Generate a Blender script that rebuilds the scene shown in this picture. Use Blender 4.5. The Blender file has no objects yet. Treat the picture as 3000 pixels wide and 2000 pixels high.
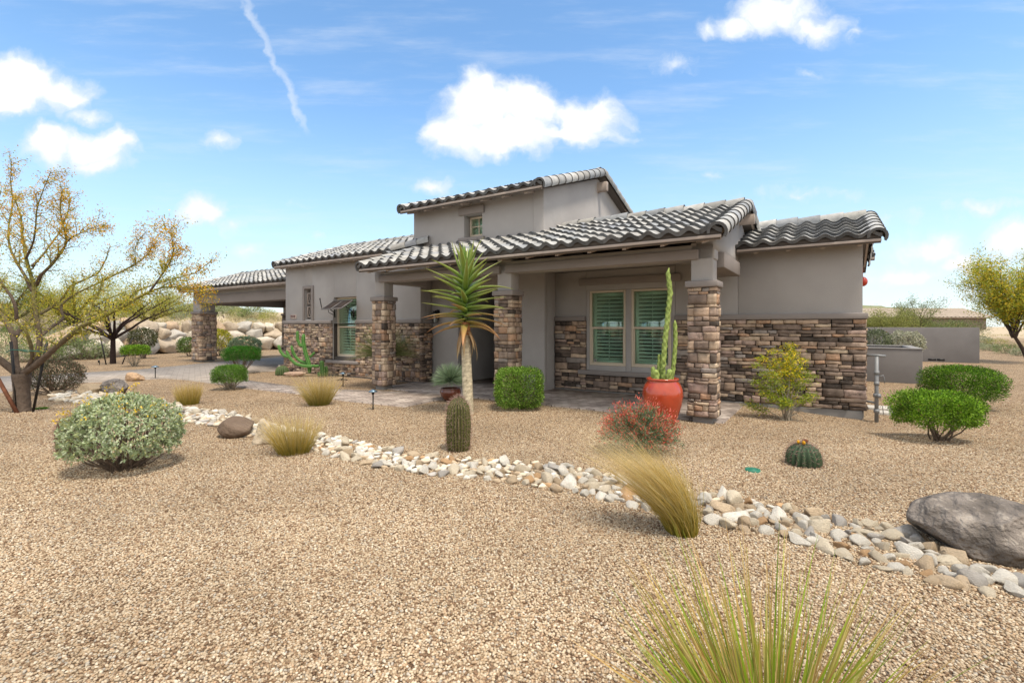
import bpy, bmesh, math, random
import numpy as np
from math import sin, cos, atan, pi, radians, sqrt
from mathutils import Vector, Matrix

scene = bpy.context.scene
COL = scene.collection
R = np.random.default_rng(7)
random.seed(7)

# ------------------------------------------------------------------ camera
F, CX, HY, EYE = 1420.0, 1500.0, 957.0, 1.5          # focal length and horizon of the photo in its own pixels
cam_d = bpy.data.cameras.new('camera'); cam = bpy.data.objects.new('camera', cam_d); COL.objects.link(cam)
cam.location = (0, 0, EYE); cam.rotation_euler = (radians(90), 0, 0)
cam_d.sensor_width = 36; cam_d.lens = F/3000*36
cam_d.shift_y = -(1000-HY)/3000
cam_d.clip_start = 0.05; cam_d.clip_end = 6000
scene.camera = cam
scene.view_settings.view_transform = 'Standard'; scene.view_settings.look = 'None'
scene.view_settings.gamma = 1; scene.view_settings.exposure = 1.08
scene.render.resolution_x = 1024; scene.render.resolution_y = 682
scene.cycles.max_bounces = 7; scene.cycles.transparent_max_bounces = 16
scene.cycles.use_adaptive_sampling = True

# ------------------------------------------------------------------ sun and sky
SUN_EL, SUN_AZ = radians(67), radians(146)             # azimuth measured from +Y towards +X
sd = bpy.data.lights.new('sun', 'SUN'); sun = bpy.data.objects.new('sun', sd); COL.objects.link(sun)
sd.energy = 1.9; sd.angle = radians(11); sd.color = (1, .90, .76)
tosun = Vector((sin(SUN_AZ)*cos(SUN_EL), cos(SUN_AZ)*cos(SUN_EL), sin(SUN_EL)))
sun.rotation_euler = tosun.to_track_quat('Z', 'Y').to_euler()

world = bpy.data.worlds.new('World'); scene.world = world; world.use_nodes = True
def build_world():
    nt = world.node_tree; nt.nodes.clear(); N = nt.nodes.new; K = nt.links.new
    out = N('ShaderNodeOutputWorld'); bg = N('ShaderNodeBackground'); K(bg.outputs[0], out.inputs[0])
    sky = N('ShaderNodeTexSky'); sky.sky_type = 'NISHITA'; sky.sun_disc = False
    sky.sun_elevation = SUN_EL; sky.sun_rotation = SUN_AZ
    sky.air_density = 1.0; sky.dust_density = 0.6; sky.ozone_density = 1.0; sky.altitude = 600
    tc = N('ShaderNodeTexCoord')
    def M(op, a, b=None, c=None, clamp=False):
        n = N('ShaderNodeMath'); n.operation = op; n.use_clamp = clamp
        for i, v in enumerate((a, b, c)):
            if v is None: continue
            if isinstance(v, (int, float)): n.inputs[i].default_value = v
            else: K(v, n.inputs[i])
        return n.outputs[0]
    def SS(v, lo, hi):
        n = N('ShaderNodeMapRange'); n.interpolation_type = 'SMOOTHSTEP'; n.inputs[1].default_value = lo; n.inputs[2].default_value = hi
        K(v, n.inputs[0]); return n.outputs[0]
    sep = N('ShaderNodeSeparateXYZ'); K(tc.outputs['Generated'], sep.inputs[0])
    ay = M('MAXIMUM', M('ABSOLUTE', sep.outputs[1]), .08)
    X = M('DIVIDE', sep.outputs[0], ay); Z = M('DIVIDE', sep.outputs[2], ay)
    comb = N('ShaderNodeCombineXYZ'); K(X, comb.inputs[0]); K(Z, comb.inputs[1])
    def noise(scale, detail, vec, rough=.55):
        n = N('ShaderNodeTexNoise'); n.inputs['Scale'].default_value = scale; n.inputs['Detail'].default_value = detail
        n.inputs['Roughness'].default_value = rough; K(vec, n.inputs['Vector']); return n
    # warp the sky coordinates so that the cloud outlines billow
    nz = noise(9, 5, comb.outputs[0])
    vs = N('ShaderNodeVectorMath'); vs.operation = 'SUBTRACT'; K(nz.outputs['Color'], vs.inputs[0]); vs.inputs[1].default_value = (.5, .5, .5)
    vm = N('ShaderNodeVectorMath'); vm.operation = 'MULTIPLY_ADD'; K(vs.outputs[0], vm.inputs[0]); vm.inputs[1].default_value = (.1, .1, 0); K(comb.outputs[0], vm.inputs[2])
    wv = vm.outputs[0]
    blobs = [  # (px, py, rx, ry, weight) of the photo, turned into sky directions
     (1400,300,110,95,1.2),(1545,315,120,80,1.15),(1345,385,95,65,1.15),(1480,400,190,52,1.15),(1700,350,140,65,1.1),(1760,335,70,55,1.0),(1620,395,240,32,.9),(1420,250,60,45,1.1),
     (60,245,140,95,1.25),(190,270,90,55,1.0),(-80,260,160,100,1.2),(20,310,150,40,1.0),(255,335,70,25,.62),
     (145,420,90,60,1.15),(265,435,130,58,1.1),(350,410,48,50,.95),(280,475,120,35,.85),
     (630,398,70,34,.62),(595,615,80,58,.85),(690,645,45,42,.6),
     (2280,40,150,75,.95),(2180,75,120,42,.75),(2400,85,90,45,.85),(2085,85,70,34,.55),(2480,100,50,24,.5),
     (1990,190,90,34,.46),(1275,545,85,32,.72),(730,728,75,30,.6),(925,680,40,25,.4),
     (2720,730,190,60,.72),(2975,705,90,80,.95),(2830,775,120,40,.8),(2650,800,160,50,.7),(2880,600,160,30,.5),(2350,560,220,26,.45),(2075,515,55,28,.42),(2380,218,70,20,.38),
     (860,600,60,25,.3),(2600,640,300,40,.36),(2900,860,250,60,.5),(450,870,300,60,.45),(2500,870,200,40,.4),
     (-500,500,300,120,1.0),(3500,300,350,140,.9),(-900,100,400,120,1.0),(3700,700,300,90,.9),(1500,-700,900,160,.7),(600,-900,500,200,.8),(2700,-800,500,180,.8)]
    acc = None
    for px, py, rx, ry, w in blobs:
        a = N('ShaderNodeVectorMath'); a.operation = 'SUBTRACT'; K(wv, a.inputs[0]); a.inputs[1].default_value = ((px-CX)/F, (HY-py)/F, 0)
        b = N('ShaderNodeVectorMath'); b.operation = 'MULTIPLY'; K(a.outputs[0], b.inputs[0]); b.inputs[1].default_value = (F/rx, F/ry, 0)
        d = N('ShaderNodeVectorMath'); d.operation = 'LENGTH'; K(b.outputs[0], d.inputs[0])
        f = M('MULTIPLY_ADD', d.outputs['Value'], -.9*w, 1.3*w)
        if acc is None: acc = f
        else:
            m = N('ShaderNodeMath'); m.operation = 'SMOOTH_MAX'; K(acc, m.inputs[0]); K(f, m.inputs[1]); m.inputs[2].default_value = .12; acc = m.outputs[0]
    n1 = noise(16, 9, wv, .6)
    dens = M('ADD', acc, M('MULTIPLY', M('SUBTRACT', n1.outputs['Fac'], .5), 1.15))
    alpha = M('MULTIPLY', SS(dens, .16, .92), .97)
    # high thin streaks
    st = N('ShaderNodeMapping'); st.inputs['Scale'].default_value = (1.1, 7, 1); st.inputs['Rotation'].default_value = (0, 0, .06); K(comb.outputs[0], st.inputs[0])
    n2 = noise(2.4, 6, st.outputs[0], .62)
    cir = M('MULTIPLY', SS(n2.outputs['Fac'], .45, .85), .40)
    # contrail: a wandering line from the top edge down to the right
    fc = N('ShaderNodeFloatCurve'); K(M('MULTIPLY_ADD', Z, 1/.45, -.3/.45), fc.inputs['Value'])
    pts = [(905,405),(868,312),(852,258),(805,190),(775,110),(735,45),(700,-40)]
    cu = fc.mapping.curves[0]
    while len(cu.points) > 2: cu.points.remove(cu.points[1])
    zs = [(((HY-y)/F)-.3)/.45 for x, y in pts]; xs = [(x-600)/400 for x, y in pts]
    cu.points[0].location = (max(0, zs[0]-.03), xs[0]+.02); cu.points[1].location = (1, xs[-1]-.25)
    for a, b in zip(zs, xs): cu.points.new(a, b)
    fc.mapping.update()
    gx = M('MULTIPLY_ADD', fc.outputs[0], 400/F, (600-CX)/F)
    n3 = noise(26, 5, comb.outputs[0])
    dx = M('ABSOLUTE', M('ADD', M('SUBTRACT', X, gx), M('MULTIPLY', M('SUBTRACT', n3.outputs['Fac'], .5), .05)))
    ct = M('MULTIPLY', M('SUBTRACT', 1, SS(dx, .001, .014)), M('MULTIPLY', SS(Z, .385, .43), M('MULTIPLY_ADD', n3.outputs['Fac'], .9, .05)))
    ct = M('MULTIPLY', ct, SS(M('MULTIPLY', sep.outputs[1], 1), .0, .1))
    total = M('MAXIMUM', M('MAXIMUM', alpha, cir), M('MULTIPLY', ct, .8))
    # added bright cloud bank, unseen overhead and behind the camera, to whiten ambient light
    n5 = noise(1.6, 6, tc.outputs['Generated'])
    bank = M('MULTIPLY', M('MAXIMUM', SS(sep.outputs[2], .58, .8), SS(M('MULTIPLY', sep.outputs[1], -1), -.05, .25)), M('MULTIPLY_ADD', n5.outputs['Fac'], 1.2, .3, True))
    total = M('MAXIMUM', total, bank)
    total = M('MULTIPLY', total, SS(sep.outputs[2], -.01, .03))
    hs = N('ShaderNodeHueSaturation'); K(sky.outputs[0], hs.inputs['Color']); hs.inputs['Saturation'].default_value = 1.12; hs.inputs['Hue'].default_value = .494
    sc = N('ShaderNodeVectorMath'); sc.operation = 'SCALE'; K(hs.outputs[0], sc.inputs[0]); sc.inputs['Scale'].default_value = SKY_K
    haze = N('ShaderNodeMix'); haze.data_type = 'RGBA'
    K(M('MULTIPLY', M('SUBTRACT', 1, SS(sep.outputs[2], -.02, .45)), .66), haze.inputs[0]); K(sc.outputs[0], haze.inputs[6]); haze.inputs[7].default_value = (.31, .385, .445, 1)
    mx = N('ShaderNodeMix'); mx.data_type = 'RGBA'; K(total, mx.inputs[0]); K(haze.outputs[2], mx.inputs[6])
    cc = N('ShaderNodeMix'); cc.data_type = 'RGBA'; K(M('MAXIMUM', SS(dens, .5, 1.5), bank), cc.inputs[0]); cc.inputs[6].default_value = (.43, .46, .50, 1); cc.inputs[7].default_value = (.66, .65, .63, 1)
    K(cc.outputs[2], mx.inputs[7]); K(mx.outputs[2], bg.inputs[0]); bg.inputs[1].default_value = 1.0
SKY_K = 0.132
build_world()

# ------------------------------------------------------------------ geometry helpers
TH = atan(F/2170.0)                                   # the front runs away to the left at this angle
U = np.array((cos(TH), -sin(TH))); V = np.array((sin(TH), cos(TH)))
OY = EYE*F/(1242.4-HY); O = np.array(((2091.4-CX)/F*OY, OY))
def g(px, py, z=0.0):
    """ground point under a pixel of the photo"""
    y = (EYE-z)*F/(py-HY); return np.array(((px-CX)/F*y, y))
def at(px, py, y):
    """point of the photo at distance y"""
    return np.array(((px-CX)/F*y, y, EYE+(HY-py)/F*y))
def xy(s, t): return O+s*U+t*V

class MB:
    def __init__(self): self.v = []; self.f = {}; self.c = []; self.n = 0
    def add(self, v, f, c=(.5, .5, .5)):
        v = np.asarray(v, float).reshape(-1, 3); f = np.asarray(f, int)
        self.v.append(v); c = np.asarray(c, float)
        self.c.append(np.tile(c, (len(v), 1)) if c.ndim == 1 else c)
        self.f.setdefault(f.shape[1], []).append(f+self.n); self.n += len(v)
    def box(self, x0, x1, y0, y1, z0, z1, c=(.5, .5, .5)):
        v = [(x, y, z) for x in (x0, x1) for y in (y0, y1) for z in (z0, z1)]
        self.add(v, [(0, 1, 3, 2), (4, 6, 7, 5), (0, 4, 5, 1), (2, 3, 7, 6), (0, 2, 6, 4), (1, 5, 7, 3)], c)
    def prism(self, poly, axis, a0, a1, c=(.5, .5, .5)):
        """polygon in the two other axes, extruded along axis"""
        n = len(poly); v = []
        for a in (a0, a1):
            for p in poly:
                q = [p[0], p[1]]; q.insert(axis, a); v.append(q)
        self.add(v, [[i, (i+1) % n, n+(i+1) % n, n+i] for i in range(n)], c)
        for off in (0, n):
            self.f.setdefault(n, []).append(np.array([[self.n-2*n+off+i for i in range(n)]]))
    def tube(self, P, r, n=6, c=(.5, .5, .5), cap=True):
        P = np.asarray(P, float); k = len(P); r = np.broadcast_to(np.asarray(r, float), (k,))
        d = np.gradient(P, axis=0); d /= np.linalg.norm(d, axis=1)[:, None]+1e-9
        ref = np.array((0, 0, 1.)) if abs(d[0][2]) < .9 else np.array((1., 0, 0))
        a = np.cross(d, ref); a /= np.linalg.norm(a, axis=1)[:, None]+1e-9; b = np.cross(d, a)
        th = np.arange(n)*2*pi/n
        v = (P[:, None]+r[:, None, None]*(np.cos(th)[None, :, None]*a[:, None]+np.sin(th)[None, :, None]*b[:, None])).reshape(-1, 3)
        f = [[i*n+j, i*n+(j+1) % n, (i+1)*n+(j+1) % n, (i+1)*n+j] for i in range(k-1) for j in range(n)]
        c = np.asarray(c, float)
        self.add(v, f, c if c.ndim == 1 else np.repeat(c, n, axis=0))
        if cap:
            self.f.setdefault(n, []).append(np.array([[self.n-n+j for j in range(n)], [self.n-k*n+n-1-j for j in range(n)]]))
    def lathe(self, prof, n=24, loc=(0, 0, 0), c=(.5, .5, .5), wob=None):
        prof = np.asarray(prof, float); k = len(prof); th = np.arange(n)*2*pi/n
        v = np.zeros((k, n, 3)); v[:, :, 0] = prof[:, 0:1]*np.cos(th); v[:, :, 1] = prof[:, 0:1]*np.sin(th); v[:, :, 2] = prof[:, 1:2]
        if wob is not None: v[:, :, :2] *= wob(th, prof[:, 1])[:, :, None]
        f = [[i*n+j, i*n+(j+1) % n, (i+1)*n+(j+1) % n, (i+1)*n+j] for i in range(k-1) for j in range(n)]
        self.add(v.reshape(-1, 3)+np.asarray(loc), f, c)
    def build(self, name, mat, parent=None, smooth=False, bevel=0):
        me = bpy.data.meshes.new(name); V_ = np.concatenate(self.v); C_ = np.concatenate(self.c)
        me.vertices.add(len(V_)); me.vertices.foreach_set('co', V_.ravel().astype(np.float32))
        loops = []; starts = []; tot = 0
        for k, fl in self.f.items():
            A = np.concatenate(fl); loops.append(A.ravel()); starts.append(tot+np.arange(len(A))*k); tot += A.size
        loops = np.concatenate(loops); starts = np.concatenate(starts)
        me.loops.add(len(loops)); me.loops.foreach_set('vertex_index', loops.astype(np.int32))
        me.polygons.add(len(starts)); me.polygons.foreach_set('loop_start', starts.astype(np.int32))
        me.update(calc_edges=True); me.validate()
        ca = me.color_attributes.new('col', 'FLOAT_COLOR', 'POINT')
        ca.data.foreach_set('color', np.concatenate([C_, np.ones((len(C_), 1))], 1).ravel().astype(np.float32))
        if smooth: me.polygons.foreach_set('use_smooth', np.ones(len(me.polygons), bool))
        for m in (mat if isinstance(mat, list) else [mat]): me.materials.append(m)
        o = bpy.data.objects.new(name, me); COL.objects.link(o)
        if parent is not None: o.parent = parent
        if bevel:
            b = o.modifiers.new('bevel', 'BEVEL'); b.width = bevel; b.segments = 2; b.limit_method = 'ANGLE'
        return o

def empty(name, label, cat, loc=(0, 0, 0), rz=0, group=None):
    o = bpy.data.objects.new(name, None); o.empty_display_size = .1; COL.objects.link(o)
    o.location = loc; o.rotation_euler = (0, 0, rz); return tag(o, label, cat, group)
def tag(o, label, cat, group=None):
    o['label'] = label; o['category'] = cat
    if group: o['group'] = group
    return o
def kind(o, k): o['kind'] = k; return o
def dup(root, loc, rz=0, scale=None, label=None, group=None):
    r = root.copy(); COL.objects.link(r); r.location = loc; r.rotation_euler = (0, 0, rz)
    if scale is not None: r.scale = scale if hasattr(scale, '__len__') else (scale,)*3
    if label: r['label'] = label
    if group: r['group'] = group
    for ch in list(root.children):
        c = ch.copy(); COL.objects.link(c); c.parent = r
        for gc in list(ch.children):
            d = gc.copy(); COL.objects.link(d); d.parent = c
    return r

def rgb(r, g_, b):
    f = lambda c: (c/255/12.92) if c/255 <= .04045 else ((c/255+.055)/1.055)**2.4
    return np.array((f(r), f(g_), f(b)))

# ------------------------------------------------------------------ materials
def material(name, col=None, rough=.8, var=.15, vs=6, bump=.0, bs=40, metal=0, spec=.3, coat=0, trans=0, det=4, bdist=.01, stain=None, coord='Object'):
    """plain procedural surface: colour (or the mesh's own col attribute) broken up by two noises, with bump"""
    m = bpy.data.materials.new(name); m.use_nodes = True; nt = m.node_tree; N = nt.nodes.new; K = nt.links.new
    p = nt.nodes['Principled BSDF']; p.inputs['Roughness'].default_value = rough; p.inputs['Metallic'].default_value = metal
    p.inputs['Specular IOR Level'].default_value = spec; p.inputs['Coat Weight'].default_value = coat
    tc = N('ShaderNodeTexCoord')
    n = N('ShaderNodeTexNoise'); n.inputs['Scale'].default_value = vs; n.inputs['Detail'].default_value = det; K(tc.outputs[coord], n.inputs['Vector'])
    mr = N('ShaderNodeMapRange'); mr.inputs[1].default_value = .25; mr.inputs[2].default_value = .75; mr.inputs[3].default_value = 1-var; mr.inputs[4].default_value = 1+var; K(n.outputs['Fac'], mr.inputs[0])
    sc = N('ShaderNodeVectorMath'); sc.operation = 'SCALE'; K(mr.outputs[0], sc.inputs['Scale'])
    if col is None:
        a = N('ShaderNodeAttribute'); a.attribute_name = 'col'; K(a.outputs['Color'], sc.inputs[0])
    else: sc.inputs[0].default_value = tuple(col)[:3]
    res = sc.outputs[0]
    if stain is not None:      # (colour, scale, low, high)
        sn = N('ShaderNodeTexNoise'); sn.inputs['Scale'].default_value = stain[1]; sn.inputs['Detail'].default_value = 8; sn.inputs['Roughness'].default_value = .65; K(tc.outputs[coord], sn.inputs['Vector'])
        r2 = N('ShaderNodeMapRange'); r2.interpolation_type = 'SMOOTHSTEP'; r2.inputs[1].default_value = stain[2]; r2.inputs[2].default_value = stain[3]; K(sn.outputs['Fac'], r2.inputs[0])
        mx = N('ShaderNodeMix'); mx.data_type = 'RGBA'; K(r2.outputs[0], mx.inputs[0]); K(res, mx.inputs[6]); mx.inputs[7].default_value = (*stain[0], 1); res = mx.outputs[2]
    K(res, p.inputs['Base Color'])
    if bump:
        bn = N('ShaderNodeTexNoise'); bn.inputs['Scale'].default_value = bs; bn.inputs['Detail'].default_value = 6; K(tc.outputs[coord], bn.inputs['Vector'])
        b = N('ShaderNodeBump'); b.inputs['Strength'].default_value = bump; b.inputs['Distance'].default_value = bdist; K(bn.outputs['Fac'], b.inputs['Height']); K(b.outputs[0], p.inputs['Normal'])
    if trans:
        tr = N('ShaderNodeBsdfTranslucent'); K(res, tr.inputs['Color']); ms = N('ShaderNodeMixShader'); ms.inputs[0].default_value = trans
        K(p.outputs[0], ms.inputs[1]); K(tr.outputs[0], ms.inputs[2]); K(ms.outputs[0], nt.nodes['Material Output'].inputs[0])
    return m

STUCCO = (.375, .356, .345)
M_stucco = material('stucco', STUCCO, .92, .11, 1.1, .9, 75, bdist=.006, spec=.15, det=7, stain=((.435, .42, .41), .8, .52, .85))
M_trim = material('trim_stucco', (.258, .230, .216), .9, .08, 2.0, .5, 140, bdist=.004, spec=.15)
M_wood = material('painted_wood', (.37, .31, .27), .75, .10, 5, .2, 60, spec=.25)
M_found = material('foundation_stucco', (.22, .21, .20), .95, .1, 3, .4, 90, bdist=.004, spec=.1)
M_stone = material('ledge_stone', None, .88, .32, 9, .8, 45, bdist=.012, spec=.2, det=8, stain=((.035, .029, .026), 5.5, .58, .78))
M_mortar = material('mortar', (.075, .062, .052), .95, .2, 20)
M_tile = material('roof_tile', None, .72, .22, 9, .35, 60, spec=.3, det=7, stain=((.07, .075, .08), 14, .63, .75))
M_deck = material('roof_deck', (.10, .085, .075), .9, .1, 4)
M_wframe = material('window_vinyl', (.58, .5, .385), .5, .03, 4, spec=.4)
M_dark = material('dark_interior', (.012, .012, .013), .9, .1, 3)
M_door = material('front_door_wood', (.014, .010, .008), .5, .2, 8, spec=.3)
M_shutter = material('shutter_paint', (.66, .71, .66), .45, .03, 3, spec=.4)
M_black = material('black_metal', (.018, .017, .017), .5, .1, 20, metal=.3, spec=.4)
M_awn = material('awning_board', (.035, .024, .02), .8, .15, 30)
M_awnf = material('awning_frame', (.19, .18, .18), .5, .05, 8, metal=.3)

def glass_mat():
    m = bpy.data.materials.new('tinted_glass'); m.use_nodes = True; nt = m.node_tree; nt.nodes.clear(); N = nt.nodes.new; K = nt.links.new
    o = N('ShaderNodeOutputMaterial'); t = N('ShaderNodeBsdfTransparent'); t.inputs[0].default_value = (.84, .95, .89, 1)
    gl = N('ShaderNodeBsdfGlossy'); gl.inputs['Roughness'].default_value = .02; gl.inputs[0].default_value = (.78, 1, .93, 1)
    fr = N('ShaderNodeLayerWeight'); fr.inputs[0].default_value = .5; ge = N('ShaderNodeNewGeometry'); pw = N('ShaderNodeMath'); pw.operation = 'POWER'; K(fr.outputs['Facing'], pw.inputs[0]); pw.inputs[1].default_value = 3; nb = N('ShaderNodeMath'); nb.operation = 'SUBTRACT'; nb.inputs[0].default_value = 1; K(ge.outputs['Backfacing'], nb.inputs[1])
    ad = N('ShaderNodeMath'); ad.operation = 'MULTIPLY_ADD'; K(pw.outputs[0], ad.inputs[0]); ad.inputs[1].default_value = .8; ad.inputs[2].default_value = .17; mu = N('ShaderNodeMath'); mu.operation = 'MULTIPLY'; K(ad.outputs[0], mu.inputs[0]); K(nb.outputs[0], mu.inputs[1])
    mx = N('ShaderNodeMixShader'); K(mu.outputs[0], mx.inputs[0]); K(t.outputs[0], mx.inputs[1]); K(gl.outputs[0], mx.inputs[2]); K(mx.outputs[0], o.inputs[0])
    return m
M_glass = glass_mat()

def gravel_mat():
    m = bpy.data.materials.new('gravel_ground'); m.use_nodes = True; nt = m.node_tree; N = nt.nodes.new; K = nt.links.new
    p = nt.nodes['Principled BSDF']; p.inputs['Roughness'].default_value = .95; p.inputs['Specular IOR Level'].default_value = .1
    tc = N('ShaderNodeTexCoord')
    v = N('ShaderNodeTexVoronoi'); v.inputs['Scale'].default_value = 46; K(tc.outputs['Object'], v.inputs['Vector'])
    ve = N('ShaderNodeTexVoronoi'); ve.feature = 'DISTANCE_TO_EDGE'; ve.inputs['Scale'].default_value = 46; K(tc.outputs['Object'], ve.inputs['Vector'])
    ramp = N('ShaderNodeValToRGB'); r = ramp.color_ramp; r.interpolation = 'CONSTANT'
    cols = [(.0, (.15, .092, .055)), (.16, (.29, .19, .112)), (.36, (.38, .27, .165)), (.6, (.45, .335, .215)), (.82, (.52, .415, .29)), (.94, (.28, .23, .18))]
    r.elements[0].position = 0; r.elements[0].color = (*cols[0][1], 1); r.elements[1].position = cols[1][0]; r.elements[1].color = (*cols[1][1], 1)
    for a, c in cols[2:]: e = r.elements.new(a); e.color = (*c, 1)
    sx = N('ShaderNodeSeparateColor'); K(v.outputs['Color'], sx.inputs[0]); K(sx.outputs[0], ramp.inputs[0])
    mr = N('ShaderNodeMapRange'); mr.inputs[1].default_value = .0; mr.inputs[2].default_value = .16; mr.inputs[3].default_value = .38; mr.inputs[4].default_value = 1; K(ve.outputs['Distance'], mr.inputs[0])
    sc = N('ShaderNodeVectorMath'); sc.operation = 'SCALE'; K(ramp.outputs[0], sc.inputs[0]); K(mr.outputs[0], sc.inputs['Scale'])
    n = N('ShaderNodeTexNoise'); n.inputs['Scale'].default_value = .8; n.inputs['Detail'].default_value = 5; K(tc.outputs['Object'], n.inputs['Vector'])
    m2 = N('ShaderNodeMapRange'); m2.inputs[1].default_value = .3; m2.inputs[2].default_value = .7; m2.inputs[3].default_value = .86; m2.inputs[4].default_value = 1.12; K(n.outputs['Fac'], m2.inputs[0])
    s2 = N('ShaderNodeVectorMath'); s2.operation = 'SCALE'; K(sc.outputs[0], s2.inputs[0]); K(m2.outputs[0], s2.inputs['Scale'])
    a = N('ShaderNodeAttribute'); a.attribute_name = 'col'      # r = how much of the wild desert soil
    soil = N('ShaderNodeMix'); soil.data_type = 'RGBA'; soil.inputs[6].default_value = (.46, .36, .24, 1); soil.inputs[7].default_value = (.55, .47, .35, 1)
    n4 = N('ShaderNodeTexNoise'); n4.inputs['Scale'].default_value = 1.7; n4.inputs['Detail'].default_value = 8; K(tc.outputs['Object'], n4.inputs['Vector']); K(n4.outputs['Fac'], soil.inputs[0])
    mx = N('ShaderNodeMix'); mx.data_type = 'RGBA'; se = N('ShaderNodeSeparateColor'); K(a.outputs['Color'], se.inputs[0]); K(se.outputs[0], mx.inputs[0]); K(s2.outputs[0], mx.inputs[6]); K(soil.outputs[2], mx.inputs[7])
    K(mx.outputs[2], p.inputs['Base Color'])
    b = N('ShaderNodeBump'); b.inputs['Strength'].default_value = .9; b.inputs['Distance'].default_value = .012; K(ve.outputs['Distance'], b.inputs['Height']); K(b.outputs[0], p.inputs['Normal'])
    return m
M_ground = gravel_mat()

def paver_mat(name, c1, c2, mort, w, h, rot, var=.25):
    m = bpy.data.materials.new(name); m.use_nodes = True; nt = m.node_tree; N = nt.nodes.new; K = nt.links.new
    p = nt.nodes['Principled BSDF']; p.inputs['Roughness'].default_value = .85; p.inputs['Specular IOR Level'].default_value = .2
    tc = N('ShaderNodeTexCoord'); mp = N('ShaderNodeMapping'); mp.inputs['Rotation'].default_value = (0, 0, rot); K(tc.outputs['Object'], mp.inputs[0])
    b = N('ShaderNodeTexBrick'); K(mp.outputs[0], b.inputs['Vector']); b.inputs['Scale'].default_value = 1; b.inputs['Brick Width'].default_value = w; b.inputs['Row Height'].default_value = h
    b.inputs['Mortar Size'].default_value = .006; b.inputs['Mortar Smooth'].default_value = .2; b.inputs['Color1'].default_value = (*c1, 1); b.inputs['Color2'].default_value = (*c2, 1); b.inputs['Mortar'].default_value = (*mort, 1)
    n = N('ShaderNodeTexNoise'); n.inputs['Scale'].default_value = 3; n.inputs['Detail'].default_value = 8; K(tc.outputs['Object'], n.inputs['Vector'])
    mr = N('ShaderNodeMapRange'); mr.inputs[1].default_value = .3; mr.inputs[2].default_value = .7; mr.inputs[3].default_value = 1-var; mr.inputs[4].default_value = 1+var; K(n.outputs['Fac'], mr.inputs[0])
    sc = N('ShaderNodeVectorMath'); sc.operation = 'SCALE'; K(b.outputs['Color'], sc.inputs[0]); K(mr.outputs[0], sc.inputs['Scale']); K(sc.outputs[0], p.inputs['Base Color'])
    bp = N('ShaderNodeBump'); bp.inputs['Strength'].default_value = .5; bp.inputs['Distance'].default_value = .006; bp.invert = True; K(b.outputs['Fac'], bp.inputs['Height']); K(bp.outputs[0], p.inputs['Normal'])
    return m
M_paver = paver_mat('concrete_pavers', (.42, .36, .315), (.24, .195, .17), (.11, .09, .08), .23, .15, -TH)
M_drive = paver_mat('driveway_pavers', (.36, .315, .275), (.29, .25, .215), (.16, .14, .125), .3, .15, -TH, .15)

# ------------------------------------------------------------------ ground
POLY = np.array([(-90, 0), (-27, 15.5), (-20.2, 22.3), (-19.6, 29), (-15.2, 32.6), (10, 42), (90, 60)], float)
def seg_dist(x, y):
    d = np.full(np.shape(x), 1e9)
    for (ax, ay), (bx, by) in zip(POLY[:-1], POLY[1:]):
        t = np.clip(((x-ax)*(bx-ax)+(y-ay)*(by-ay))/((bx-ax)**2+(by-ay)**2), 0, 1)
        d = np.minimum(d, np.hypot(x-ax-t*(bx-ax), y-ay-t*(by-ay)))
    return d
def smooth(a, b, v): t = np.clip((v-a)/(b-a), 0, 1); return t*t*(3-2*t)
def gz(x, y):
    x = np.asarray(x, float); y = np.asarray(y, float)
    d = seg_dist(x, y)*np.where(y > np.interp(x, POLY[:, 0], POLY[:, 1]), 1, -1)
    wall = smooth(-23, -20.5, x)
    left = 1-smooth(-4, 12, x)
    ramp = smooth(0, 7, d)*(1-wall)+smooth(.15, .9, d)*wall
    z = (1.55*left+.35*(1-left))*ramp+np.clip(d, 0, 60)*(.042*left+.018*(1-left))
    z = z+.10*np.sin(x*.9+y*.37)*np.sin(y*.8-x*.3)*smooth(1, 6, d)
    s = (x-O[0])*U[0]+(y-O[1])*U[1]; t = (x-O[0])*V[0]+(y-O[1])*V[1]
    z = z-.11*np.exp(-((s-2.0)/1.1)**2-((t-1.9)/1.3)**2)
    z = z-.05*np.exp(-((x-3.0)/2.5)**2-((y-2.6)/1.2)**2)*0
    far = smooth(150, 400, np.hypot(x, y))
    return z*(1-far)+3.0*far*left
def build_ground():
    xs = np.concatenate([-np.geomspace(3000, 82, 12), np.arange(-80, -30, 2), np.arange(-30, 20, .5), np.arange(20, 80, 2.5), np.geomspace(82, 3000, 12)])
    ys = np.concatenate([-np.geomspace(3000, 42, 10), np.arange(-40, 0, 4), np.arange(0, 12, .5), np.arange(12, 50, .4), np.arange(50, 140, 3), np.geomspace(142, 4000, 14)])
    X, Y = np.meshgrid(xs, ys); Z = gz(X, Y); nx, ny = len(xs), len(ys)
    i = np.arange(nx*ny).reshape(ny, nx)
    f = np.stack([i[:-1, :-1], i[:-1, 1:], i[1:, 1:], i[1:, :-1]], -1).reshape(-1, 4)
    d = seg_dist(X, Y)*np.where(Y > np.interp(X, POLY[:, 0], POLY[:, 1]), 1, -1)
    w = smooth(-.3, 2.5, d)*.85; c = np.stack([w, w, w], -1).reshape(-1, 3)
    m = MB(); m.add(np.stack([X, Y, Z], -1).reshape(-1, 3), f, c)
    kind(m.build('ground', M_ground, smooth=True), 'structure')
build_ground()

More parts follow.
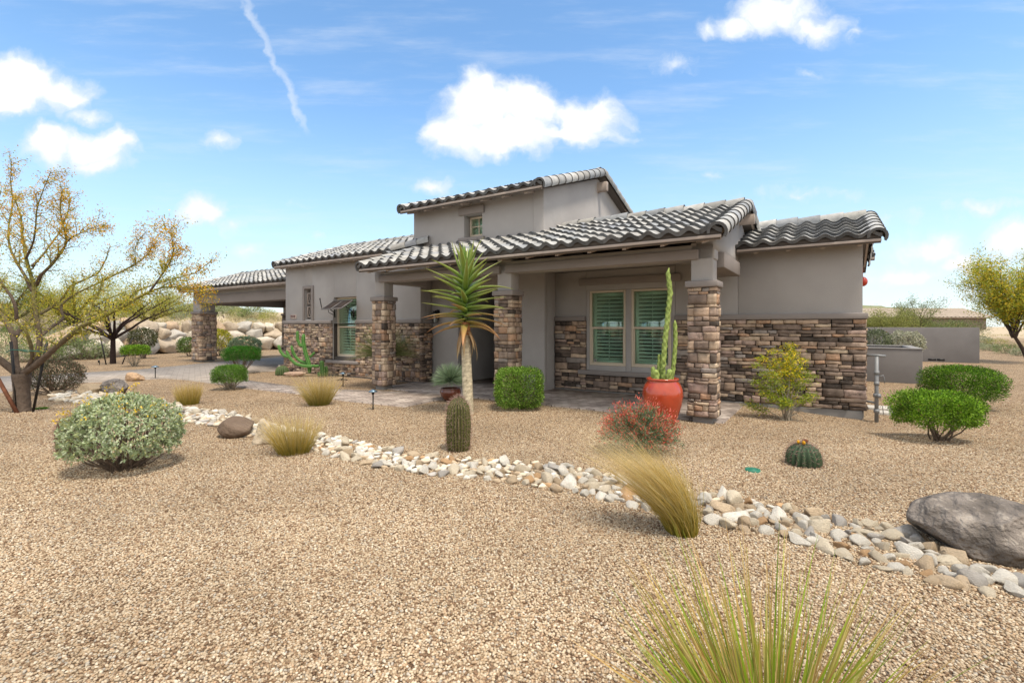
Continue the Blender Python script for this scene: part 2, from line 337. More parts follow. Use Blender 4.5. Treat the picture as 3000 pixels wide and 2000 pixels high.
def slab(name, pts, z, mat, th=.05):
    m = MB(); m.prism([tuple(p) for p in pts], 2, z-th, z); o = m.build(name, mat); kind(o, 'structure'); return o
drive = [g(-900, 1165), g(-300, 1119), g(0, 1104), g(250, 1092), g(400, 1084), g(545, 1070), g(600, 1064), xy(-21.3, 5.9), xy(-17.5, 9), xy(-14.0, 9), xy(-14.0, 1.5), g(729, 1091), g(729, 1116), xy(-11.9, -.75), xy(-11.9, -1.55), g(609, 1122), g(545, 1113), g(483, 1109), g(418, 1113), g(337, 1118), g(230, 1122), g(0, 1151), g(-500, 1240), g(-900, 1330)]
slab('driveway', drive, .018, M_drive)
walk = [xy(-11.9, -1.57), g(729, 1139), g(865, 1154), g(1017, 1176), g(1185, 1193), g(1290, 1172), xy(-4.95, .02), xy(-7.43, .3), g(1219, 1152.), g(974, 1141), g(863, 1133), xy(-11.9, -.73)]
slab('walkway', walk, .022, M_paver)
porch = [xy(-7.75, .12), xy(.12, .12), xy(.12, 2.34), xy(-4.0, 2.34), xy(-4.0, 4.6), xy(-7.6, 4.6), xy(-7.75, 2.3)]
slab('porch_floor', porch, .026, M_paver)

# pebbles: one object of countless stones spread over the near gravel
def build_gravel():
    P = []
    for y0, y1, sp in ((1.35, 3.9, .0132), (3.9, 6.2, .0178), (6.2, 9.6, .028)):
        x = np.arange(-1.14*y1-.3, 1.14*y1+.3, sp); y = np.arange(y0, y1, sp)
        X, Y = np.meshgrid(x, y); X = X+R.uniform(-.6, .6, X.shape)*sp; Y = Y+R.uniform(-.6, .6, Y.shape)*sp
        k = np.abs(X) < 1.12*Y+.25
        P.append(np.stack([X[k], Y[k]], -1))
    P = np.concatenate(P)
    s = (P-O)@U; t = (P-O)@V
    inpoly = (t > .1) & (s < .14) & (s > -9)
    # walkway strip
    inpoly |= (t > -1.66) & (t < -.0) & (s < -5.05) & (s > -14)
    P = P[~inpoly]
    z = gz(P[:, 0], P[:, 1])+R.uniform(-.002, .006, len(P))
    pal = np.array([(.50, .39, .265), (.57, .46, .325), (.44, .325, .21), (.30, .20, .125), (.64, .55, .42), (.22, .14, .085), (.43, .38, .31), (.50, .35, .22)])
    c = pal[R.choice(len(pal), len(P), p=[.23, .2, .18, .11, .09, .09, .05, .05])]*R.uniform(.75, 1.05, (len(P), 1))*(1+.05*np.sin(P[:, :1]*1.9+P[:, 1:]*.8)+.05*np.sin(P[:, 1:]*3.1-P[:, :1]*1.3+1)+.03*np.sin(P[:, :1]*6.3+P[:, 1:]*5.1))
    me = bpy.data.meshes.new('gravel'); me.vertices.add(len(P)); me.vertices.foreach_set('co', np.concatenate([P, z[:, None]], 1).ravel().astype(np.float32))
    ca = me.color_attributes.new('peb', 'FLOAT_COLOR', 'POINT'); ca.data.foreach_set('color', np.concatenate([c, np.ones((len(c), 1))], 1).ravel().astype(np.float32))
    ob = bpy.data.objects.new('gravel', me); COL.objects.link(ob); kind(ob, 'stuff')
    mat = bpy.data.materials.new('pebble'); mat.use_nodes = True; nt = mat.node_tree; p = nt.nodes['Principled BSDF']; p.inputs['Roughness'].default_value = .9; p.inputs['Specular IOR Level'].default_value = .15
    a = nt.nodes.new('ShaderNodeAttribute'); a.attribute_type = 'INSTANCER'; a.attribute_name = 'peb'; nt.links.new(a.outputs['Color'], p.inputs['Base Color'])
    me.materials.append(mat)
    pc = bpy.data.collections.new('pebble_shapes')
    for k in range(6):
        o = rock_obj('pebble', 1, (.0086, .0062, .0050), 40+k, mat, cuts=5, link=False); pc.objects.link(o)
    ng = bpy.data.node_groups.new('scatter_gravel', 'GeometryNodeTree')
    ng.interface.new_socket('Geometry', in_out='INPUT', socket_type='NodeSocketGeometry'); ng.interface.new_socket('Geometry', in_out='OUTPUT', socket_type='NodeSocketGeometry')
    N = ng.nodes.new; K = ng.links.new
    gi = N('NodeGroupInput'); go = N('NodeGroupOutput'); mp = N('GeometryNodeMeshToPoints'); ip = N('GeometryNodeInstanceOnPoints'); ci = N('GeometryNodeCollectionInfo')
    ci.inputs['Collection'].default_value = pc; ci.inputs['Separate Children'].default_value = True; ci.inputs['Reset Children'].default_value = True
    rr = N('FunctionNodeRandomValue'); rr.data_type = 'FLOAT_VECTOR'; rr.inputs[0].default_value = (-.5, -.5, 0); rr.inputs[1].default_value = (.5, .5, 6.283)
    rs = N('FunctionNodeRandomValue'); rs.data_type = 'FLOAT'; rs.inputs[2].default_value = .7; rs.inputs[3].default_value = 1.45
    K(gi.outputs[0], mp.inputs[0]); K(mp.outputs[0], ip.inputs['Points']); K(ci.outputs[0], ip.inputs['Instance']); ip.inputs['Pick Instance'].default_value = True
    K(rr.outputs[0], ip.inputs['Rotation']); K(rs.outputs[1], ip.inputs['Scale']); K(ip.outputs[0], go.inputs[0])
    md = ob.modifiers.new('scatter', 'NODES'); md.node_group = ng

_ico = {}
def ico(sub):
    if sub not in _ico:
        b = bmesh.new(); bmesh.ops.create_icosphere(b, subdivisions=sub, radius=1)
        _ico[sub] = (np.array([v.co for v in b.verts]), np.array([[v.index for v in f.verts] for f in b.faces])); b.free()
    return _ico[sub]
def rock_shape(sub, size, seed, cuts=9, amp=.10, lo=.55, hi=.92):
    r = np.random.default_rng(seed); v, f = ico(sub); v = v.copy()
    for k in range(cuts):
        n = r.normal(size=3); n /= np.linalg.norm(n); d = r.uniform(lo, hi)
        h = v@n-d; v = v-np.clip(h, 0, None)[:, None]*n*.97
    for fr, am in ((2.2, amp), (5, amp*.45), (11, amp*.2)):
        k = r.normal(size=(4, 3))*fr; ph = r.uniform(0, 6.28, 4)
        v = v*(1+am*np.sin(v@k.T+ph).mean(1)*1.6)[:, None]
    return v*np.asarray(size), f
def rock_obj(name, sub, size, seed, mat, cuts=9, col=(.5, .5, .5), link=True, smooth=False, amp=.1, lo=.55, hi=.92):
    v, f = rock_shape(sub, size, seed, cuts, amp, lo, hi); m = MB(); m.add(v, f, col); o = m.build(name, mat, smooth=smooth)
    if not link: COL.objects.unlink(o)
    return o
build_gravel()
# ================================================================== the house (local x along the front, y back, z up)
house = empty('house', 'single storey desert house of taupe stucco with ledge stone base and grey tile roofs', 'house', (O[0], O[1], 0), -TH)
def hb(name, mat, boxes, parent=house, bevel=.012, col=(.5, .5, .5)):
    m = MB()
    for b in boxes: m.box(*b, col)
    return m.build(name, mat, parent, bevel=bevel)
def wall_boxes(s0, s1, z0, z1, t0, t1, opens):
    """front wall as boxes leaving the openings (sa, sb, za, zb) free"""
    out = []; xs = s0
    for sa, sb, za, zb in sorted(opens):
        out.append((xs, sa, t0, t1, z0, z1)); out.append((sa, sb, t0, t1, z0, za)); out.append((sa, sb, t0, t1, zb, z1)); xs = sb
    out.append((xs, s1, t0, t1, z0, z1)); return out

# ---- ledge stone
STONES = np.array([(.060, .050, .044), (.115, .088, .073), (.21, .158, .128), (.31, .232, .182), (.42, .305, .222), (.52, .395, .285), (.41, .30, .25), (.47, .295, .19), (.29, .255, .232), (.60, .475, .345)])
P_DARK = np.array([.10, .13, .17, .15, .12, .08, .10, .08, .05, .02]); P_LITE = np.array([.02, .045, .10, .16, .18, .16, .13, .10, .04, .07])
_cube = None
def cube_t(n=3):
    global _cube
    if _cube is None:
        b = bmesh.new(); bmesh.ops.create_cube(b, size=1); bmesh.ops.subdivide_edges(b, edges=b.edges[:], cuts=n-1, use_grid_fill=True)
        b.verts.index_update(); _cube = (np.array([v.co for v in b.verts]), np.array([[v.index for v in f.verts] for f in b.faces])); b.free()
    return _cube
def stone(m, lo, hi, rng, pal, amp=.006):
    v, f = cube_t(); lo = np.asarray(lo, float); hi = np.asarray(hi, float); sz = hi-lo
    q = v.copy(); q = q*(1-.10*np.clip((np.abs(v)**4).sum(1)-.07, 0, 1)[:, None]*rng.uniform(.2, 1))
    p = (lo+hi)/2+q*sz
    k = rng.normal(size=(3, 3, 3))*rng.uniform(9, 26); ph = rng.uniform(0, 6.28, (3, 3))
    for ax in range(3): p[:, ax] += amp*np.sin(p@k[ax].T+ph[ax]).sum(1)*.62
    c = STONES[rng.choice(len(STONES), p=pal/pal.sum())]*.88*rng.uniform(.85, 1.15)+np.array((.275, .21, .165))*.12
    m.add(p, f, c)
def layout(w, h, rng, wl, wh, hs):
    """ledge stone pattern in a rectangle: (a0, z0, a1, z1)"""
    out = []; z = 0
    while z < h-.02:
        b = hs[rng.integers(len(hs))]
        if h-z-b < .05: b = h-z
        a = 0
        while a < w-.01:
            seg = rng.uniform(wl*1.4, wh*1.7) if b > .105 else rng.uniform(wl, wh)
            if w-a-seg < wl*.6: seg = w-a
            if b > .105 and rng.random() < .68:
                k = 2 if b < .17 else rng.integers(2, 4); cut = np.sort(rng.uniform(.85, 1.15, k-1)*np.arange(1, k)/k)*b; zz = [0, *cut, b]
                for i in range(k):
                    q = 0
                    while q < seg-.01:
                        ww = rng.uniform(wl, wh)
                        if seg-q-ww < wl*.6: ww = seg-q
                        out.append((a+q, z+zz[i], a+q+ww, z+zz[i+1])); q += ww
            else:
                n = max(1, round(seg/rng.uniform(wl*1.1, wh)))
                for i in range(n): out.append((a+seg*i/n, z, a+seg*(i+1)/n, z+b))
            a += seg
        z += b
    return out
HS_WALL = (.05, .06, .07, .085, .11, .13, .16)
def veneer_front(m, s0, s1, z0, z1, t, rng, pal=P_DARK, wl=.13, wh=.42, hs=HS_WALL):
    for a0, b0, a1, b1 in layout(s1-s0, z1-z0, rng, wl, wh, hs):
        d = rng.uniform(.045, .075); j = .005
        stone(m, (s0+a0+j, t-d, z0+b0+j), (s0+a1-j, t+.03, z0+b1-j), rng, pal)
def veneer_side(m, t0, t1, z0, z1, s, sign, rng, pal=P_DARK, wl=.1, wh=.3, hs=HS_WALL):
    for a0, b0, a1, b1 in layout(t1-t0, z1-z0, rng, wl, wh, hs):
        d = rng.uniform(.045, .075); j = .005
        x0, x1 = (s-.03, s+d) if sign > 0 else (s-d, s+.03)
        stone(m, (x0, t0+a0+j, z0+b0+j), (x1, t0+a1-j, z0+b1-j), rng, pal)
def column(name, s0, s1, t0, t1, zf, ztop, zcap, zst, seed, wl=.09, wh=.2, under=None):
    """stone shaft, cap and stucco neck"""
    rng = np.random.default_rng(seed); m = MB(); z = zf
    while z < ztop-.01:
        h = rng.choice((.045, .06, .075, .09, .11, .14, .16)); h = ztop-z if ztop-z-h < .05 else h
        w, d = s1-s0, t1-t0; th = .1; odd = rng.random() < .5
        fa, fb = (s0, s1) if odd else (s0+th, s1-th)
        ta, tb = (t0+th, t1-th) if odd else (t0, t1)
        for side in (0, 1):
            e = rng.uniform(-.008, .012, 9); q = fa; i = 0
            while q < fb-.01:
                ww = rng.uniform(wl, wh)*(1.25 if h > .09 else 1); ww = fb-q if fb-q-ww < wl*.7 else ww
                if side == 0: stone(m, (q+.004, t0-e[i % 9], z+.004), (q+ww-.004, t0+th, z+h-.004), rng, P_LITE, .005)
                else: stone(m, (q+.004, t1-th, z+.004), (q+ww-.004, t1+e[i % 9], z+h-.004), rng, P_LITE, .005)
                q += ww; i += 1
            q = ta
            while q < tb-.01:
                ww = rng.uniform(wl, wh); ww = tb-q if tb-q-ww < wl*.7 else ww
                if side == 0: stone(m, (s0-e[i % 9], q+.004, z+.004), (s0+th, q+ww-.004, z+h-.004), rng, P_LITE, .005)
                else: stone(m, (s1-th, q+.004, z+.004), (s1+e[i % 9], q+ww-.004, z+h-.004), rng, P_LITE, .005)
                q += ww; i += 1
        z += h
    c = m.build(name, M_stone, house)
    hb('mortar_core', M_mortar, [(s0+.022, s1-.022, t0+.022, t1-.022, zf, ztop)], c, 0)
    hb('footing', M_found, [(s0+.06, s1-.06, t0+.06, t1-.06, -.3, zf-.003)], c)
    hb('column_cap', M_trim, [(s0-.035, s1+.035, t0-.035, t1+.035, ztop+.003, zcap)], c, .018)
    i = .045
    hb('stucco_neck', M_stucco, [(s0+i, s1-i, t0+i, t1-i, zcap+.003, zst)], c)
    return c
column('porch_column', -.385, .037, -.045, .335, .10, 2.11, 2.215, 2.82, 1, .11, .26)
column('porch_column', -4.11, -3.69, -.045, .335, .10, 2.11, 2.215, 2.82, 2)
column('porch_column', -7.71, -7.29, -.045, .335, .10, 2.11, 2.215, 2.82, 3)
column('carport_column', -21.47, -20.70, 1.95, 2.62, .08, 2.04, 2.14, 2.9, 4, .12, .28)
column('carport_column', -20.95, -20.4, 5.74, 6.25, .08, 2.04, 2.14, 2.9, 5, .12, .28)

# ---- walls
LW = 1.55
win_l = (-11.29, -10.24, .59, 2.40)
hb('stucco_wall', M_stucco, wall_boxes(-13.85, -7.65, 1.60, 3.50, LW, LW+.25, [(win_l[0], win_l[1], 1.61, win_l[3]), (-12.76, -12.40, 1.74, 2.72)]) + [(-13.85, -13.6, LW+.25, 6.6, 0, 3.5), (-7.9, -7.65, LW+.25, 1.97, 1.6, 3.0)])
hb('lower_wall', M_mortar, wall_boxes(-13.85, -7.65, 0.0, 1.597, LW, LW+.25, [(win_l[0], win_l[1], .585, 1.597)]) + [(-7.9, -7.65, LW+.25, 1.97, 0, 1.597)], bevel=0)
hb('window_panel', M_stucco, [(win_l[0]-.02, win_l[1]+.02, LW+.10, LW+.26, .48, .588), (win_l[0]-.022, win_l[0]-.002, LW-.03, LW+.2, .5, 2.36)])
rng = np.random.default_rng(11); m = MB()
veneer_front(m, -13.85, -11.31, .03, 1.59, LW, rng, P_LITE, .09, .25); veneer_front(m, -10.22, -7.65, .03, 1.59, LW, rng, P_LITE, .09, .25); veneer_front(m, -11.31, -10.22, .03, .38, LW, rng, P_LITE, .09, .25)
veneer_front(m, -11.55, -11.31, .38, .40, LW, rng, P_LITE)
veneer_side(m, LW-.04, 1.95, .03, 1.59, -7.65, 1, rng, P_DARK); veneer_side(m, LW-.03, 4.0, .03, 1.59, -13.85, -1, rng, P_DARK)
m.build('stone_veneer', M_stone, house)
hb('wall_cap', M_trim, [(-13.92, win_l[0]-.03, LW-.085, LW+.02, 1.595, 1.70), (-13.92, -13.83, LW+.022, 4.0, 1.595, 1.70)], bevel=.015); hb('wall_cap', M_trim, [(win_l[1]+.03, -7.565, LW-.085, LW+.02, 1.595, 1.70), (-7.67, -7.565, LW+.022, 1.99, 1.595, 1.70)], bevel=.015)
hb('window_sill', M_trim, [(-11.56, -10.08, LW-.12, LW+.10, .385, .478)], bevel=.015)
hb('foundation', M_found, [(-13.83, -7.63, LW-.02, LW+.1, -.3, .028), (-7.67, -7.63, LW+.1, 1.99, -.3, .028)])
# entry: lamp wall, recess, door
hb('entry_wall', M_stucco, [(-7.95, -6.72, 1.99, 2.15, 0, 2.78), (-6.95, -6.72, 2.15, 4.55, 0, 2.78), (-4.28, -4.02, 1.98, 4.5, 0, 2.78), (-4.9, -4.02, 1.84, 1.98, 0, 2.78), (-6.72, -4.28, 4.4, 4.55, 0, 2.78), (-6.72, -4.9, 1.92, 2.1, 2.42, 2.78)])
d = hb('front_door', M_door, [(-6.0, -4.95, 4.32, 4.385, .03, 2.35), (-5.9, -5.55, 4.305, 4.32, .3, 1.1), (-5.4, -5.05, 4.305, 4.32, .3, 1.1), (-5.9, -5.55, 4.305, 4.32, 1.25, 2.2), (-5.4, -5.05, 4.305, 4.32, 1.25, 2.2)])
hb('handle', M_black, [(-5.93, -5.90, 4.25, 4.30, .95, 1.25)], d, .005)
sl = hb('sidelight_window', M_wframe, [(-6.66, -6.60, 4.30, 4.39, .60, 1.97), (-6.16, -6.10, 4.30, 4.39, .60, 1.97), (-6.6, -6.16, 4.30, 4.39, .60, .66), (-6.6, -6.16, 4.30, 4.39, 1.91, 1.97)], bevel=.004)
hb('pane', M_glass, [(-6.6, -6.16, 4.34, 4.346, .66, 1.91)], sl, 0); 
# porch back wall and right wing front
BW = 2.36
W1, W2 = (-3.12, -2.26, .625, 2.32), (-2.135, -1.275, .625, 2.32)
hb('stucco_wall', M_stucco, [(-4.02, -3.2, BW, BW+.2, 1.64, 2.78), (-3.2, -1.2, BW-.02, BW+.2, 2.325, 2.78), (-3.2, W1[0], BW-.02, BW+.2, .40, 2.325), (W1[1], W2[0], BW-.02, BW+.2, .40, 2.325), (W2[1], -1.2, BW-.02, BW+.2, .40, 2.325), (W1[0], W1[1], BW-.02, BW+.2, .4, W1[2]), (W2[0], W2[1], BW-.02, BW+.2, .4, W1[2]), (-1.2, 0, BW, BW+.2, 1.64, 2.85), (0, 1.97, BW, BW+.2, 1.64, 3.1), (1.77, 1.97, BW+.2, 7.6, 0, 3.1)])
hb('lower_wall', M_mortar, [(-4.02, -3.2, BW, BW+.2, 0, 1.638), (-3.2, -1.2, BW, BW+.2, 0, .398), (-1.2, 1.97, BW, BW+.2, .02, 1.638)], bevel=0)
rng = np.random.default_rng(12); m = MB()
veneer_front(m, -4.0, -3.2, .055, 1.63, BW, rng); veneer_front(m, -3.2, -1.2, .055, .40, BW, rng); veneer_front(m, -1.2, 2.02, .055, 1.63, BW, rng)
veneer_side(m, BW+.03, 7.0, .055, 1.63, 1.97, 1, rng)
m.build('stone_veneer', M_stone, house)
hb('wall_cap', M_trim, [(-4.01, -3.215, BW-.085, BW+.01, 1.636, 1.74)], bevel=.015); hb('wall_cap', M_trim, [(-1.185, 2.045, BW-.085, BW+.01, 1.636, 1.74), (1.96, 2.045, BW+.012, 7.2, 1.636, 1.74)], bevel=.015)
hb('foundation', M_found, [(-4.0, 1.965, BW-.045, BW+.1, -.4, .052), (1.9, 1.99, BW+.1, 7.2, -.4, .052)])
hb('window_sill', M_trim, [(-3.37, -1.075, BW-.13, BW-.022, .412, .512)], bevel=.015)
hb('lintel', M_trim, [(-3.355, -1.075, BW-.10, BW-.022, 2.447, 2.602)], bevel=.015)
# porch ceiling, beams over the columns, frieze under the eaves
hb('porch_ceiling', M_stucco, [(-7.66, .0, .30, 1.545, 2.79, 2.83), (-7.64, .0, 1.545, 4.55, 2.79, 2.83)])
hb('frieze_wall', M_stucco, [(-7.655, .0, -.0, .28, 2.55, 2.788), (-7.655, -7.4, .28, 1.545, 2.55, 2.788)])
hb('beam', M_trim, [(-3.845, -.222, -.055, .315, 2.552, 2.712), (-7.475, -3.985, -.055, .315, 2.552, 2.712)], bevel=.012)
hb('beam', M_trim, [(-.33, .085, .40, 2.03, 2.45, 2.70)], bevel=.012)
m = MB(); m.prism([(0.0, 2.70), (0, 2.86), (2.47, 3.70), (4.0, 3.1), (4.0, 2.70)], 0, -.26, .012); m.build('gable_wall', M_stucco, house)
hb('gable_return', M_stucco, [(-.258, .01, 0.002, .29, 2.55, 2.72)])
# tower
TW = (-6.165, -5.605, 3.72, 4.275)
hb('tower_wall', M_stucco, wall_boxes(-7.9, -3.88, 3.0, 4.62, LW+.002, LW+.35, [TW]) + [(-7.9, -7.6, LW+.35, 7.6, 3, 4.62)])
m = MB(); m.prism([(LW+.351, 2.9), (LW+.0021, 2.9), (LW+.0021, 4.60), (4.6, 5.60), (7.6, 4.6), (7.6, 2.9)], 0, -4.15, -3.879); m.build('tower_gable_wall', M_stucco, house, bevel=.01)
hb('lintel', M_trim, [(-6.31, -5.525, LW-.06, LW, 4.28, 4.47)], bevel=.015)
hb('window_sill', M_trim, [(-6.31, -5.52, LW-.07, LW, 3.61, 3.712)], bevel=.015)
# carport beams and ceiling
hb('beam', M_trim, [(-20.93, -13.86, 1.93, 2.5, 2.46, 2.80)], bevel=.012)
hb('frieze_wall', M_stucco, [(-21.43, -13.86, 2.0, 2.45, 2.801, 3.05)])
hb('beam', M_trim, [(-21.36, -20.80, 2.63, 5.78, 2.44, 2.8), (-21.36, -13.86, 5.782, 6.2, 2.44, 2.8)], bevel=.012)
hb('carport_ceiling', M_trim, [(-20.9, -13.86, 2.46, 5.78, 2.81, 2.85)])
m = MB(); m.prism([(2.0, 2.80), (2.0, 3.0), (4.0, 3.68), (6.0, 3.0), (6.0, 2.8)], 0, -21.42, -21.2); m.build('gable_wall', M_stucco, house)

# ---- windows
def window(s0, s1, z0, z1, t, rail=True, grid=False, shutters=True, slats=0, seed=0):
    f = .05; m = MB()
    m.box(s0+.002, s0+f, t, t+.09, z0+.002, z1-.002); m.box(s1-f, s1-.002, t, t+.09, z0+.002, z1-.002); m.box(s0+f, s1-f, t, t+.09, z0+.002, z0+f); m.box(s0+f, s1-f, t, t+.09, z1-f, z1-.002)
    zm = z0+(z1-z0)*.503
    if rail:
        m.box(s0+f, s1-f, t+.006, t+.08, zm-.028, zm+.022)
        a = .022      # the lower sash stands proud of the upper
        m.box(s0+f, s0+f+a, t+.012, t+.06, z0+f, zm-.028); m.box(s1-f-a, s1-f, t+.012, t+.06, z0+f, zm-.028); m.box(s0+f+a, s1-f-a, t+.012, t+.06, z0+f, z0+f+a)
    if grid:
        sm = (s0+s1)/2; m.box(sm-.012, sm+.012, t+.02, t+.07, z0+f, z1-f); m.box(s0+f, sm-.012, t+.02, t+.07, zm-.012, zm+.012); m.box(sm+.012, s1-f, t+.02, t+.07, zm-.012, zm+.012)
    w = m.build('window', M_wframe, house, bevel=.004)
    hb('pane', M_glass, [(s0+f-.01, s1-f+.01, t+.045, t+.049, z0+f-.01, z1-f+.01)], w, 0)
    hb('room', M_dark, [(s0, s1, t+.5, t+.52, z0, z1), (s0-.02, s0, t+.1, t+.5, z0, z1), (s1, s1+.02, t+.1, t+.5, z0, z1), (s0, s1, t+.1, t+.5, z1, z1+.02), (s0, s1, t+.1, t+.5, z0-.02, z0)], w, 0)
    if shutters:
        m = MB(); b = t+.10; e = .085
        m.box(s0+f, s0+f+e, b, b+.03, z0+f, z1-f); m.box(s1-f-e*.6, s1-f, b, b+.03, z0+f, z1-f)
        for za, zb in ((z0+f, z0+f+.07), (zm-.03, zm+.03), (z1-f-.08, z1-f)): m.box(s0+f+e, s1-f-e*.6, b, b+.03, za, zb)
        sm = s0+f+e+(s1-s0-2*f-1.6*e)*.5; m.box(sm-.007, sm+.007, b-.03, b-.018, z0+f+.05, zm-.03); m.box(sm-.007, sm+.007, b-.03, b-.018, zm+.03, z1-f-.06)
        for za, zb, ang in ((z0+f+.07, zm-.03, radians(28)), (zm+.03, z1-f-.08, radians(50))):
            n = int(round((zb-za)/.082)); st_ = (zb-za)/n
            for i in range(n):
                zc = za+st_*(i+.5); hw = .044; a0, a1 = s0+f+e, s1-f-e*.6
                dy, dz = hw*cos(ang), hw*sin(ang); ny, nz_ = -sin(ang)*.005, cos(ang)*.005
                q = [(b+.015-dy-ny, zc-dz-nz_), (b+.015+dy-ny, zc+dz-nz_), (b+.015+dy+ny, zc+dz+nz_), (b+.015-dy+ny, zc-dz+nz_)]
                m.prism(q, 0, a0, a1)
        m.build('shutter', M_shutter, w)
    return w
window(*W1, BW-.012); window(*W2, BW-.012)
window(win_l[0]+.002, win_l[1]-.002, win_l[2], win_l[3]-.002, LW+.12)
hb('pane_backing', M_shutter, [(TW[0]+.02, TW[1]-.01, LW+.34, LW+.35, TW[2]+.06, TW[3]-.02)], bevel=0); tw = window(TW[0]+.01, TW[1], TW[2]+.05, TW[3]-.01, LW+.22, rail=False, grid=True, shutters=False)  # pale board added behind the tower panes to brighten the dark glass

# niche with two crossed grilles in a frame
n_ = hb('niche', M_trim, [(-12.85, -12.76, LW-.045, LW+.02, 1.703, 2.82), (-12.40, -12.295, LW-.045, LW+.02, 1.703, 2.82), (-12.76, -12.40, LW-.045, LW+.02, 2.72, 2.82), (-12.76, -12.40, LW+.16, LW+.2, 1.703, 2.72)], bevel=.012)
for za, zb in ((2.24, 2.59), (1.80, 2.15)):
    m = MB(); a0, a1 = -12.70, -12.46; y0, y1 = LW+.03, LW+.06
    for b in ((a0, a0+.035, za, zb), (a1-.035, a1, za, zb), (a0+.035, a1-.035, za, za+.03), (a0+.035, a1-.035, zb-.03, zb)): m.box(b[0], b[1], y0, y1, b[2], b[3])
    for q in (((a0+.035, za+.03), (a0+.055, za+.03), (a1-.035, zb-.03), (a1-.055, zb-.03)), ((a1-.035, za+.03), (a1-.055, za+.03), (a0+.035, zb-.03), (a0+.055, zb-.03))):
        m.prism([(q[0][0], q[0][1]), (q[1][0], q[1][1]), (q[2][0], q[2][1]), (q[3][0], q[3][1])], 1, y0+.008, y1-.008)
    m.build('grille', M_wood, n_)

# ---- tile roofs
PITCH = atan(.333)
TILES = np.array([(.36, .36, .35), (.41, .405, .39), (.30, .31, .32), (.45, .44, .415), (.34, .33, .31), (.24, .25, .27), (.39, .38, .35)])
TP = np.array([.22, .2, .15, .14, .12, .07, .10]); DARKT = np.array((.085, .087, .09))
def roof(name, s0, s1, te, ze, tr, fz, rake=(True, True), tails=None, seed=0, ridge=True, tile_p=.305, ex=.355, back=True, fs=None, ridge_s=None):
    """crest line of the tiles starts at (te, ze) and climbs to the ridge at tr; fz = fascia bottom and top"""
    rng = np.random.default_rng(seed); cp, sp = cos(PITCH), sin(PITCH); L = (tr-te)/cp; A = .040
    def T(s, d_, n): return np.stack([s, te+d_*cp-n*sp, ze+d_*sp+n*cp], -1)
    m = MB(); ncol = max(1, int(round((s1-s0)/tile_p))); p = (s1-s0)/ncol; nrow = int(math.ceil(L/ex)); xs = np.linspace(0, 1, 10)
    prof = -A+A*np.cos(2*pi*(xs-.5)); prof = np.where(prof < -A*1.2, -A*1.2+(prof+A*1.2)*.75, prof)
    for i in range(nrow):
        d0, d1 = i*ex, min((i+1)*ex+.03, L)
        for j in range(ncol):
            c = TILES[rng.choice(7, p=TP/TP.sum())]*rng.uniform(.85, 1.12); jit = rng.uniform(-.004, .007); dj = rng.uniform(-.012, .012)
            s = s0+(j+xs)*p
            lo = T(s, np.full(10, d0+dj), prof+.062+jit); mid = T(s, np.full(10, d0+dj+.05), prof+.062+jit-.004); hi = T(s, np.full(10, d1), prof+.004)
            but = T(s, np.full(10, d0+dj+.006), prof-.004)
            bk = T(s, np.full(10, d0+dj+.0), prof+.060+jit)
            v = np.concatenate([lo, mid, hi]); k = np.arange(9)
            f = np.concatenate([np.stack([k, k+1, k+11, k+10], 1), np.stack([k+10, k+11, k+21, k+20], 1)])
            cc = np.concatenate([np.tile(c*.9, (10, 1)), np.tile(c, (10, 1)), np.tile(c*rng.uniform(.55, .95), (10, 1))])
            m.add(v, f, cc)
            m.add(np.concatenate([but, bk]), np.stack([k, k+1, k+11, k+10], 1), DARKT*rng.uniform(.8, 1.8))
    r = m.build(name, M_tile, house)
    # deck, bird stop, fascia and soffit boards
    m = MB(); yr = tr; zr = ze+(tr-te)*.333
    off = -.105
    m.prism([(te+.03, ze+off), (yr, zr+off), (yr, zr+off-.06), (te+.03, ze+off-.06)], 0, s0+.02, s1-.02)
    if back: m.prism([(yr, zr-.02), (2*yr-te, ze-.02), (2*yr-te, ze-.15), (yr, zr-.15)], 0, s0+.01, s1-.01)
    m.build('roof_deck', M_deck, r)
    m = MB(); m.box(s0+.01, s1-.01, te+.055, te+.085, fz[1]-.01, ze+.012, (.05, .053, .05)); m.build('bird_stop', M_deck, r)
    fa, fb = fs or (s0+.04, s1-.01)
    m = MB(); h = fz[1]-fz[0]
    m.box(fa, fb, te+.02, te+.06, fz[0]+h*.38, fz[1]); m.box(fa+.004, fb-.004, te+.034, te+.058, fz[0], fz[0]+h*.37); m.build('fascia', M_wood, r, bevel=.004)
    if tails:
        a, b, stp = tails; x = a
        while x < b:
            m = MB(); y1 = te+.62; zt = fz[0]+.025
            m.prism([(te+.07, zt-.052), (te+.07, zt+.02), (y1, zt+.02+(y1-te-.07)*.333), (y1, zt-.09+(y1-te-.07)*.333)], 0, x-.03, x+.03); m.build('rafter_tail', M_wood, r, bevel=.004); x += stp
    if ridge:
        m = MB(); a, b = ridge_s or (s0, s1-.10); x = a; k = 0; pl = .40; th = np.linspace(-.12*pi, 1.12*pi, 11)
        while x < b-.1:
            e = min(x+pl+.03, b); c = TILES[rng.choice(7, p=TP/TP.sum())]*rng.uniform(.75, 1.0); ra, rb = .125, .14+rng.uniform(-.004, .006); dz = rng.uniform(-.008, .01)
            for x0, r0, x1, r1, c0 in ((x, ra, e, rb, c), (e, rb, e, rb-.03, DARKT), (x, ra, x, ra-.03, DARKT)):
                v0 = np.stack([np.full(11, x0), yr+r0*np.cos(th), zr-.045+dz+r0*np.sin(th)], -1); v1 = np.stack([np.full(11, x1), yr+r1*np.cos(th), zr-.045+dz+.012+r1*np.sin(th)], -1)
                k_ = np.arange(10); m.add(np.concatenate([v0, v1]), np.stack([k_, k_+1, k_+12, k_+11], 1), c0)
            x += pl
        m.build('ridge_tiles', M_tile, r)
